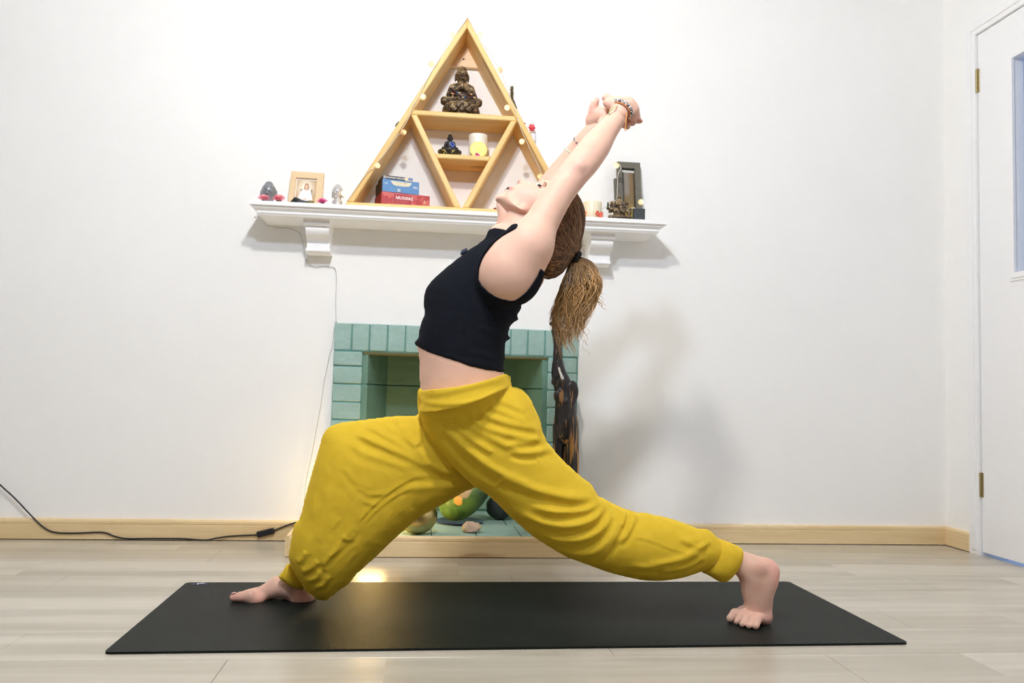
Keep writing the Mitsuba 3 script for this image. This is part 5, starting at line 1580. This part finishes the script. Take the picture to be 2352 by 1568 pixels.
# creases of the neck
for p0, p1 in ((cA([(545, 1062)])[0], cA([(770, 1130)])[0]), (cA([(530, 1130)])[0], cA([(650, 1290)])[0])):
    q0, q1 = at(*p0, YM - .05), at(*p1, YM - .052)
    dq = q1 - q0
    for tt in np.linspace(0, 1, 6):
        pass
head = fh_.mesh(3)

# ---- hands -------------------------------------------------------------------
fg = Field([.37, -1.12, 1.15], [.60, -.86, 1.34], .0017)
U = lambda u, v, y: at(1340 + u / 15.68, 210 + v / 15.68, y)
YN, YR = -1.035, -.955
# near hand: wrist bent back, palm up, thumb to the left
fg.cone(U(1290, 800, -1.04), U(1330, 640, -1.035), .0225, .0235, .008, (1, .9, 1))
fg.cone(U(1340, 600, -1.03), U(1560, 560, -1.022), .0190, .0235, .012)
fg.cone(U(1560, 560, -1.022), U(1720, 700, -1.020), .0235, .0200, .012)
fg.cone(U(1720, 700, -1.02), U(1790, 840, -1.015), .0185, .0140, .010)
fg.chain([U(1250, 440, -1.032), U(1080, 430, -1.030), U(920, 430, -1.028), U(840, 400, -1.028)], [.0175, .0165, .0125, .0100], .010)          # ball of the thumb
fg.chain([U(1180, 340, -1.022), U(1010, 300, -1.016), U(880, 270, -1.014), U(800, 225, -1.014), U(845, 165, -1.012)], [.0115, .0092, .0090, .0088, .0068], .006)   # thumb of the near hand
# its four fingers go down between those of the other hand
for (a, b, c), ra in zip((((1400, 400), (1300, 330), (1150, 360)), ((1500, 430), (1420, 380), (1280, 400)), ((1620, 500), (1560, 470), (1420, 480)), ((1720, 600), (1690, 600), (1560, 590))), (.0088, .0090, .0086, .0078)):
    fg.chain([U(*a, -1.012), U(b[0] + 40, b[1] + 20, -.985), U(*b, -.955), U(*c, -.938)], [ra * 1.1, ra, ra * .93, ra * .8], .005)
# far hand: palm, thumb up, fingers coming towards the camera and round the near hand
fg.cone(U(300, 1330, -.925), U(370, 1110, -.930), .0165, .0185, .012)
fg.cone(U(390, 1000, -.938), U(520, 860, -.945), .0215, .0215, .012)
fg.cone(U(520, 860, -.945), U(740, 900, -.955), .0205, .0200, .012)
fg.cone(U(740, 900, -.955), U(1100, 850, -.950), .0200, .0190, .012)
fg.chain([U(395, 850, -.945), U(345, 700, -.952), U(360, 560, -.956), U(410, 430, -.958), U(475, 310, -.957)], [.0165, .0108, .0098, .0098, .0072], .008)      # thumb
fg.chain([U(640, 800, -.955), U(790, 690, -.965), U(880, 620, -.975), U(980, 560, -.985)], [.0105, .0092, .0086, .0070], .006)
fg.chain([U(600, 1120, -1.000), U(700, 1020, -.992), U(830, 920, -.985)], [.0078, .0086, .0088], .005)                                         # fingertip beside the near forearm
fg.chain([U(1250, 900, -.960), U(1450, 980, -.975), U(1640, 1090, -.990), U(1760, 1120, -1.000), U(1840, 1090, -1.004)], [.0100, .0094, .0090, .0082, .0066], .006)
fg.chain([U(1400, 840, -.955), U(1650, 930, -.965), U(1860, 1020, -.980), U(1990, 1050, -.986), U(2070, 1070, -.990)], [.0098, .0090, .0080, .0068, .0050], .006)
fg.chain([U(1250, 1000, -.965), U(1400, 1130, -.985), U(1560, 1230, -1.000), U(1590, 1270, -1.004)], [.0096, .0090, .0082, .0070], .006)
fg.chain([U(1200, 1050, -.965), U(1340, 1140, -.985), U(1450, 1220, -.998)], [.0092, .0085, .0070], .006)
fg.chain([U(1820, 760, -1.012), U(1900, 850, -1.004), U(1960, 930, -.996)], [.0110, .0095, .0070], .008)                                       # knuckle of the near hand
hands = fg.mesh(3)

# ---- feet ----------------------------------------------------------------------
ff = Field([-.49, -1.00, -.002], [-.16, -.77, .16], .0018)
foot_px = c3([(330, 1162), (380, 1140), (470, 1130), (600, 1060), (700, 990), (760, 955), (825, 950), (910, 945), (1010, 905), (1150, 930), (1240, 1080), (1290, 1190), (1262, 1245), (1200, 1280), (1100, 1297), (1040, 1290), (960, 1262), (850, 1222), (720, 1240), (620, 1282), (520, 1310), (420, 1306), (340, 1300), (300, 1240)])
YFT = -.872
of = Outline(ff, foot_px, YFT + .012, smooth=5)
ff.put((slice(None),) * 3, of.field(ff, 1.25, None, .8), 0)
V3 = lambda u, v, y: at(500 + u / 5.8075, 1160 + v / 5.8075, y)
toes = [((430, 1225), (300, 1264), (212, 1268), -.893, (.0150, .0118, .0100)), ((470, 1205), (345, 1245), (280, 1262), -.869, (.0125, .0095, .0080)), ((510, 1205), (390, 1240), (325, 1258), -.849, (.012, .009, .0076)),
        ((550, 1210), (440, 1243), (380, 1258), -.831, (.0115, .0085, .0072)), ((600, 1215), (500, 1247), (440, 1258), -.814, (.011, .008, .007))]
for a, b, c, y, r in toes:
    q = [V3(*a, y), V3(*b, y), V3(*c, y)]
    for k in range(3):
        q[k] = np.array([q[k][0], y, max(q[k][2] - (.0 if k == 0 else 0), r[k] + .0052)])
    q[2][2] = r[2] + .0054
    ff.chain(q, r, .018 if y < -.88 else .010)
ff.cone(V3(560, 1210, -.86), V3(560, 1215, -.825), .017, .0125, .012)
ff.ell(V3(510, 1262, -.890), (.020, .014, .0135), .014)
ff.ell(V3(1120, 1245, -.885), (.026, .016, .020), .014)
ff.ell(V3(900, 1120, -.893), (.013, .009, .013), .02)                # inner ankle bone
ff.cone(V3(1030, 1010, YFT + .01), V3(1150, 720, YFT + .0), .029, .026, .012)
ff.cone(V3(1150, 1205, YFT + .005), V3(1215, 1215, YFT + .005), .020, .018, .012)
front_foot = ff.mesh(3)

fb_ = Field([.74, -1.21, -.002], [.96, -.98, .20], .0018)
bfoot = c4([(560, 420), (640, 440), (760, 478), (850, 508), (980, 538), (1052, 590), (1087, 655), (1082, 740), (1062, 840), (1012, 960), (1002, 1050), (992, 1180), (972, 1250), (900, 1305), (820, 1300), (740, 1250), (690, 1190), (692, 1080), (664, 980), (652, 880), (632, 800), (592, 740), (540, 695), (500, 660), (490, 540)])
YBT = -1.098
ob = Outline(fb_, bfoot, YBT, smooth=5)
fb_.put((slice(None),) * 3, ob.field(fb_, 1.0, None, .85), 0)
V4 = lambda u, v, y: at(1580 + u / 5.227, 1180 + v / 5.227, y)


def on_mat(u, v, r):
    "the point at height r above the mat that shows at that pixel"
    d = V4(u, v, -1.0) - EYE
    return EYE + d * ((r + .0052 - EYE[2]) / d[2])


for a, b, r in (((640, 1190), (512, 1252), (.0135, .0112, .0098)), ((690, 1200), (590, 1292), (.0115, .0086, .0075)), ((750, 1215), (655, 1322), (.0110, .0083, .0073)), ((810, 1230), (732, 1340), (.0108, .0082, .0073)), ((870, 1250), (815, 1345), (.0112, .0090, .0082))):
    tip = on_mat(*b, r[2])
    y0 = .5 * tip[1] + .5 * YBT + .012
    root = V4(*a, y0)
    root[2] = max(root[2], .022)
    mid = .42 * root + .58 * tip + np.array([0, 0, .0065])
    fb_.chain([root, mid, tip], r, .006)
fb_.cone(V4(700, 1190, YBT + .015), V4(930, 1250, YBT - .015), .018, .016, .015)
fb_.ell(V4(860, 640, YBT - .030), (.012, .010, .012), .02)
# wrinkles where the toes bend back
for v_ in (1150, 1195):
    q = [V4(700 + k * 45, v_ + (2 - abs(k - 2)) * -4 + k * 3, YBT - .036) for k in range(5)]
    for a_, b_ in zip(q[:-1], q[1:]):
        fb_.cone(a_, b_, .0012, .0012, .002, cut=True)
back_foot = fb_.mesh(3)

# legs inside the trousers carry the body in one piece


def hullchain(pts, rad):
    out = None
    for i in range(len(pts) - 1):
        h = manifold3d.Manifold.hull(manifold3d.Manifold.sphere(rad[i], 20).translate(list(map(float, pts[i]))) + manifold3d.Manifold.sphere(rad[i + 1], 20).translate(list(map(float, pts[i + 1]))))
        out = h if out is None else out + h
    return out


def man(m):
    m = trimesh.Trimesh(m.vertices, m.faces, process=True)
    comps = m.split(only_watertight=True)
    if len(comps) > 1:
        m = max(comps, key=lambda c: len(c.faces))
    return manifold3d.Manifold(manifold3d.Mesh(np.asarray(m.vertices, np.float32), np.asarray(m.faces, np.uint32)))


legs = hullchain([at(1090, 920, YM), at(1040, 1015, -.93), at(810, 1035, -.905), V3(1150, 700, YFT), V3(1040, 980, YFT + .01)], [.06, .045, .030, .030, .026]) \
    + hullchain([at(1090, 920, YM), at(1150, 1000, -1.02), at(1400, 1230, -1.045), V4(420, 560, YBT), V4(560, 580, YBT)], [.06, .05, .036, .026, .026])
whole = man(body) + legs
for m in (head, hands, front_foot, back_foot):
    whole = whole + man(m)
wm = whole.to_mesh()
skin = trimesh.Trimesh(np.asarray(wm.vert_properties)[:, :3], np.asarray(wm.tri_verts), process=False)
v = skin.vertices
col = np.tile(np.array([.625, .385, .29]), (len(v), 1))
blot = meshkit.fbm(v * 28, 3, 3)[:, None]
col *= .95 + .10 * blot
col[:, 1:] *= (.97 + .06 * meshkit.fbm(v * 60, 2, 5))[:, None]


def tint(c, r, color, k, ry=None):
    global col
    d = (v - c) / np.array([r, ry or r, r])
    w = (k * np.exp(-.5 * (d ** 2).sum(1)))[:, None]
    col = col * (1 - w) + w * np.array(color)


for s in (-1, 1):
    for (u, vv_), r in (((495, 400), .0042), ((512, 450), .0045), ((525, 495), .0036), ((435, 455), .0042), ((465, 470), .0042), ((500, 505), .0040)):
        tint(at(*cA([(u, vv_)])[0], YM + s * .012), r, (.60, .25, .22), .75, .012)
    tint(at(*cA([(760, 280)])[0], YM + s * .01), .009, (.72, .33, .29), .55, .012)
    tint(at(*cA([(900, 520)])[0], YM + s * .055), .018, (.78, .42, .36), .4, .02)
    tint(at(*cA([(706, 300)])[0], YM + s * .009), .0034, (.20, .04, .03), .95, .007)
tint(at(1330, 380, -1.135), .013, (.60, .33, .27), .55)
tint(at(1345, 395, -1.13), .03, (.66, .38, .31), .35)
for p in ((1085, 655), (1060, 760), (985, 1180), (860, 1330), (1000, 620)):
    tint(V4(*p, YBT), .022, (.68, .33, .27), .55, .06)
for p in ((850, 880), (860, 640)):
    tint(V4(*p, YBT - .04), .010, (.50, .24, .18), .45, .02)
for p in ((1150, 1230), (560, 1250), (1050, 1180), (240, 1250)):
    tint(V3(*p, YFT - .03), .016, (.66, .30, .23), .55, .04)
for p in ((520, 250), (330, 560), (860, 160), (1700, 1100), (2050, 1060), (1560, 1260), (620, 660), (1950, 930)):
    tint(U(*p, -.97), .008, (.72, .30, .26), .55, .05)
scene['skin'] = {'type': 'twosided', 'bsdf': {'type': 'principled', 'base_color': {'type': 'mesh_attribute', 'name': 'vertex_color'}, 'roughness': .58, 'specular': .28, 'sheen': .15}}
put(PK + '__body', skin, 'skin', True, color=np.clip(col, 0, 1))
# nails
nl = []
for p, y in (((492, 330), -.968), ((895, 190), -1.018)):
    nl.append(moved(ball((0, 0, 0), 1, 2, (.0034, .0016, .0044)), U(*p, y), 0, 1, -.35))
q = V3(200, 1252, -.903)
nl.append(moved(ball((0, 0, 0), 1, 2, (.006, .0055, .002)), (q[0], -.895, .0268), 0, 1, -.25))
for n_ in nl:
    put(PK + '__nail', n_, mat('nail', (.60, .33, .29), .25, .5) if 'nail' not in scene else 'nail', True)
# eye, lashes, brow
eye = at(*cA([(1143, 378)])[0], YM - .0335)
put(PK + '__eye', ball(eye, .0092, 3), mat('eye_white', (.78, .74, .72), .15, .5), True)
HV = np.asarray(head.vertices)


def on_face(u, w, lift=.0006):
    "the point of the near side of the head at that spot"
    q = at(1120 + u / 9.8, 390 + w / 9.8, YM)
    r_ = (q - EYE) / np.linalg.norm(q - EYE)
    rel = HV - EYE
    t_ = rel @ r_
    dist = np.linalg.norm(rel - t_[:, None] * r_, axis=1)
    c_ = np.where(dist < .004)[0]
    i = c_[np.argmin(t_[c_])] if len(c_) else np.argmin(dist)
    return EYE + r_ * (t_[i] - lift)


lash = []
for k in range(9):
    a0 = on_face(1118 + 7.5 * k, 350 + 3 * k)
    b0 = on_face(1168 + 6.5 * k, 312 + 6 * k, .0045)
    lash.append(tube(spline([a0, (a0 + b0) / 2 + [0, -.0015, 0], b0], 4), [.00045] * 4 + [.0004] * 4 + [.0001], 5))
lid = spline([on_face(1118, 352, .0004), on_face(1145, 352, .0008), on_face(1170, 370, .0006), on_face(1185, 385, .0004)], 6)
lash.append(tube(lid, .0006, 5))
put(PK + '__eyelashes', cat(lash), mat('lash', (.02, .012, .012), .6, .2), True)
labels[PK + '__eyelashes'] = {'label': 'dark eyelashes'}
br_ = spline([on_face(1262, 274), on_face(1290, 278), on_face(1312, 296), on_face(1305, 335), on_face(1285, 372)], 6)
put(PK + '__eyebrow', tube(br_, .0010 * np.sin(np.pi * np.linspace(.1, .93, len(br_))) + .0003, 6), mat('brow', (.40, .25, .15), .7, .2), True)
q = at(*cA([(512, 492)])[0], YM - .011)
put(PK + '__teeth', ball(q, 1, 2, (.0042, .008, .0022)), mat('tooth', (.80, .76, .68), .3, .4), True)

# ---- hair: cap drawn back to a tie, and a curly ponytail -------------------------
TIE = at(1319, 591, YM)
hr = Field([.17, YM - .14, .78], [.44, YM + .14, 1.12], .0022)
hair_px = [(1272, 418), (1292, 421), (1315, 437), (1330, 460), (1338, 481), (1341, 507), (1336, 538), (1329, 562), (1325, 582), (1312, 596), (1304, 602), (1294, 620), (1277, 634), (1262, 638), (1244, 631), (1228, 600), (1222, 560), (1226, 520), (1240, 470)]
oh2 = Outline(hr, hair_px, YM, smooth=5)
hr.put((slice(None),) * 3, oh2.field(hr, 1.20, None, .9), 0)
hm = hr.mesh(3)
v, n = hm.vertices, hm.vertex_normals
d = v - TIE
e1 = np.array([-.72, 0, .69]); e1 /= np.linalg.norm(e1)
e2 = np.array([.69, 0, .72]); e2 /= np.linalg.norm(e2)
rad_ = np.linalg.norm(d, axis=1)
th = np.arctan2(d @ e2, d @ e1) * 1.0
ph = np.arctan2(d[:, 1], np.hypot(d @ e1, d @ e2))
strand = meshkit.fbm(np.stack([th * 20 + .8 * np.sin(rad_ * 22), ph * 15, rad_ * 1.2], 1), 2, 3)
fine = meshkit.noise(np.stack([th * 80 + 2 * np.sin(rad_ * 20), ph * 55, rad_ * 2], 1), 4)
hm.vertices = v + n * ((strand - .5) * .0050)[:, None]
s_ = np.clip((strand - .32) / .36, 0, 1)[:, None]
hc = (1 - s_) * np.array([.045, .018, .0075]) + s_ * np.array([.27, .125, .055])
hc *= (.75 + .5 * fine)[:, None]
low = np.clip((at(1270, 590, YM)[2] - v[:, 2]) / .04, 0, 1)[:, None]
hc = hc * (1 + .25 * low * np.array([1, .75, .3]))
# combed strands lying on the cap, from the hairline to the tie
hv, hn = np.asarray(hm.vertices), np.asarray(hm.vertex_normals)
htree = cKDTree(hv)
rc = np.random.RandomState(8)
far_ = np.where((rad_ > .045) & (hv[:, 1] < YM + .03))[0]
hms, hcs = [], []
for i in rc.choice(far_, 1000):
    ts = np.linspace(0, .97, 16)
    wv = rc.uniform(-.012, .012)
    side_ = np.cross(TIE - hv[i], hn[i]); side_ /= np.linalg.norm(side_) + 1e-9
    line = hv[i] * (1 - ts[:, None]) + TIE * ts[:, None] + hn[i] * (.05 * np.sin(np.pi * ts))[:, None] + side_ * (wv * np.sin(np.pi * ts))[:, None]
    _, j = htree.query(line, k=6)
    P = hv[j].mean(1) + hn[j].mean(1) * rc.uniform(.0004, .0016)
    P = spline(P[::3], 4)
    r_ = rc.uniform(.0004, .0011) * np.sin(np.pi * np.linspace(.08, .93, len(P))) ** .5
    m_ = tube(P, r_, 5, .55)
    tone = rc.uniform(0, 1) ** 1.4
    hms.append(m_)
    hcs.append(np.tile(np.array([.06, .026, .012]) * (1 - tone) + np.array([.36, .185, .085]) * tone, (len(m_.vertices), 1)))
hc = np.vstack([hc] + hcs)
hm = cat([trimesh.Trimesh(hm.vertices, hm.faces, process=False)] + hms)
scene['hair_fibre'] = {'type': 'twosided', 'bsdf': {'type': 'principled', 'base_color': {'type': 'mesh_attribute', 'name': 'vertex_color'}, 'roughness': .38, 'specular': .45}}
put(PK + '__hair', hm, 'hair_fibre', True, color=np.clip(hc, 0, 1))
labels[PK + '__hair'] = {'label': 'brown hair drawn back to a ponytail'}
tor_ = trimesh.creation.torus(.0155, .0072, 28, 14)
Rm = trimesh.geometry.align_vectors([0, 0, 1], (at(1345, 640, YM) - at(1300, 575, YM)) / np.linalg.norm(at(1345, 640, YM) - at(1300, 575, YM)))
tor_.apply_transform(Rm); tor_.apply_translation(TIE)
put(PK + '__hair_tie', cat([tor_, tube(spline([at(1322, 600, YM - .018), at(1326, 590, YM - .022), at(1329, 580, YM - .018)], 6), [.004] * 6 + [.0045] * 6 + [.003], 8)]), mat('tie_black', (.01, .01, .012), .8, .2), True)
labels[PK + '__hair_tie'] = {'label': 'black hair tie'}
rs = np.random.RandomState(21)
PT = lambda px, py, dy: at(px, py, YM + dy)
ms, cs = [], []
core = [(1322, 600), (1338, 622), (1341, 650), (1333, 685), (1318, 722), (1304, 755)]
left_ = [(1312, 602), (1300, 632), (1287, 668), (1276, 706), (1271, 742), (1290, 800)]
right_ = [(1332, 592), (1357, 606), (1374, 632), (1377, 660), (1358, 706), (1338, 752)]
NS = 900
for i in range(NS):
    u = rs.uniform(0, 1) ** .9
    w = rs.uniform(-1, 1)
    thick = i % 8 == 0
    depth = w * (.034 if thick else .042) * math.sqrt(max(0, 1 - (2 * u - 1) ** 2)) if i > 40 else -.034
    ln = rs.choice([.72, .85, 1.0, 1.12], p=[.3, .35, .27, .08])
    base = []
    for k in range(6):
        l, r_ = np.array(left_[k], float), np.array(right_[k], float)
        p = l * (1 - u) + r_ * u
        base.append(PT(p[0], p[1], depth * [.25, .75, 1, 1, .9, .8][k]))
    P = spline(base, 9)
    P = P[:max(8, int(len(P) * min(ln, 1)))]
    if ln > 1:
        P = np.vstack([P, P[-1] + (P[-1] - P[-4]) * 1.4 + rs.uniform(-.01, .01, 3)])
    t_ = np.linspace(0, 1, len(P))
    amp = .0015 + rs.uniform(.005, .016) * t_ ** 1.3
    f1, p1, p2 = rs.uniform(1.2, 2.6), rs.uniform(0, 6.3), rs.uniform(0, 6.3)
    P = P + np.stack([amp * np.sin(f1 * 6.28 * t_ + p1), amp * np.cos(f1 * 6.28 * t_ + p2), .4 * amp * np.sin(f1 * 5 * t_ + p2)], 1)
    r0 = rs.uniform(.0030, .0052) if i % 8 == 0 else rs.uniform(.0005, .0013)
    rr_ = r0 * np.interp(t_, [0, .15, .6, 1], [.8, 1, .8, .15])
    m = tube(P, rr_, 5, .45)
    k = np.repeat(np.concatenate([t_]), 5)
    k = np.concatenate([k, [0, 1]])
    tone = rs.uniform(0, 1)
    c0 = np.array([.06, .024, .009]) * (.6 + .9 * tone)
    c1_ = np.array([.56, .32, .12]) * (.5 + .85 * tone)
    if thick:
        c1_, c0 = c1_ * .55, c0 * .7
    kk = np.clip(k * 1.25 + .12 * (tone - .3) + .25 * u, 0, 1)[:, None] ** .8
    ms.append(m); cs.append(c0 * (1 - kk) + c1_ * kk)
# loose curly ends
for i in range(34):
    sx, sy = rs.uniform(1275, 1345), rs.uniform(690, 745)
    e = (sx + rs.uniform(-16, 22), sy + rs.uniform(35, 85))
    if i < 5:
        sx, sy = rs.uniform(1362, 1374), rs.uniform(640, 690)
        e = (sx + rs.uniform(12, 26), sy + rs.uniform(10, 45))
    if i in (6, 7, 8):
        sx, sy, e = rs.uniform(1278, 1292), rs.uniform(650, 680), (rs.uniform(1262, 1272), rs.uniform(720, 745))
    y_ = rs.uniform(-.03, .03)
    P = np.array([PT(sx + (e[0] - sx) * t, sy + (e[1] - sy) * t, y_) for t in np.linspace(0, 1, 22)])
    t_ = np.linspace(0, 1, 22)
    a_ = rs.uniform(.003, .009) * (1 if i >= 5 else .5)
    f1, p1 = rs.uniform(1.2, 2.4), rs.uniform(0, 6.3)
    P = P + np.stack([a_ * np.sin(f1 * 6.28 * t_ + p1) * t_ ** .5, a_ * np.cos(f1 * 6.28 * t_ + p1) * t_ ** .5, 0 * t_], 1)
    m = tube(P, np.linspace(.0014, .0003, 22) * rs.uniform(.6, 1.1), 5)
    ms.append(m); cs.append(np.tile(np.array([.42, .235, .085]) * rs.uniform(.6, 1.2), (len(m.vertices), 1)))
put(PK + '__ponytail', cat(ms), 'hair_fibre', True, color=np.clip(np.vstack(cs), 0, 1))
labels[PK + '__ponytail'] = {'label': 'wavy golden brown ponytail'}


# ---- bracelets ------------------------------------------------------------------
def ring_pts(c, axis, r, n, wob=0, ph=0, sc=1.0):
    axis = axis / np.linalg.norm(axis)
    a = np.cross(axis, [0, 1, 0]); a /= np.linalg.norm(a)
    b = np.cross(axis, a)
    th_ = np.linspace(0, 2 * np.pi, n, endpoint=False)
    return np.array([c + r * (math.cos(x) * a + sc * math.sin(x) * b) + axis * wob * math.sin(3 * x + ph) for x in th_])


def bracelet(c, axis, r, n, rb, mats, label, sc=1.0):
    k = newkey(PK + '__bracelet')
    for i, q in enumerate(ring_pts(c, axis, r, n, 0, 0, sc)):
        put(k + '__bead', ball(q, rb, 1), mats[i % len(mats)], True)
    labels[k] = {'label': label}


mat('bead_grey', (.30, .27, .25), .3, .5); mat('bead_pale', (.62, .58, .54), .3, .5); mat('bead_navy', (.03, .035, .08), .3, .5); mat('bead_mint', (.42, .58, .44), .4, .4); mat('bead_plum', (.16, .11, .13), .35, .5)
ax_n = U(1440, 560, -1.03) - U(1290, 800, -1.04)
wn = U(1330, 690, -1.036)
bracelet(wn + ax_n * .20, ax_n, .0305, 30, .0031, ['bead_grey', 'bead_pale', 'bead_grey'], 'grey stone bead bracelet', .95)
bracelet(wn + ax_n * .06, ax_n, .0290, 30, .0028, ['bead_pale', 'bead_navy', 'bead_pale', 'bead_grey'], 'pearl and navy bead bracelet', .95)
k = newkey(PK + '__bracelet')
lp = ring_pts(wn - ax_n * .06, ax_n, .0272, 40, 0, 0, .95)
put(k + '__cord', tube(np.vstack([lp, lp[:1]]), .0014, 6), mat('orange_cord', (.80, .26, .08), .6, .2), True)
put(k + '__tassel', tube(spline([U(1545, 760, -1.055), U(1545, 950, -1.062), U(1530, 1150, -1.064), U(1512, 1330, -1.064), U(1505, 1410, -1.064)], 6), [.0013] * 16 + [.0011] * 5 + [.0022] * 3 + [.0012], 6), 'orange_cord', True)
labels[k] = {'label': 'orange cord bracelet with a hanging tassel'}
k = newkey(PK + '__bracelet')
lp = ring_pts(U(1190, 700, -1.036), U(1290, 560, -1.03) - U(1100, 830, -1.04) + np.array([.02, 0, -.02]), .0245, 40, .001, 1, .95)
lp = spline([U(1220, 500, -1.058), U(1150, 540, -1.062), U(1060, 600, -1.063), U(960, 690, -1.060), U(920, 810, -1.055)], 6)
put(k + '__cord', tube(lp, .0016, 6), mat('yellow_cord', (.70, .58, .28), .6, .2), True)
put(k + '__bead', ball(U(940, 790, -1.060), .0022, 1), 'bead_mint', True)
labels[k] = {'label': 'thin pale yellow cord bracelet with a small blue bead'}
i0 = [np.argmin(np.linalg.norm((FAR_C - at(px, py, -.905))[:, [0, 2]], axis=1)) for px, py in ((1345, 335), (1330, 352))]
for j, (mats_, lab) in zip(i0, ((['bead_plum', 'bead_grey', 'bead_plum', 'bead_pale'], 'dark plum and grey bead bracelet on the far forearm'), (['bead_mint', 'bead_mint', 'bead_pale'], 'pale green bead bracelet on the far forearm'))):
    axf = FAR_C[max(j - 2, 0)] - FAR_C[j + 2]
    bracelet(FAR_C[j], axf, FAR_R[j] + .0012, 26, .0027, mats_, lab)
# the small clip at the breast of the top
t = newkey(PK + '__clip')
q = at(1066, 578, YM)
put(t, cat([moved(box(-.010, .008, -.012, .012, -.004, .003, .0015), q, 0, 1, -.55), moved(box(-.006, .010, -.007, .007, .002, .0055, .0012), q, 0, 1, -.45)]), mat('clip_blue', (.02, .03, .055), .4, .4))
labels[t] = {'label': 'small dark blue clip on the neckline'}
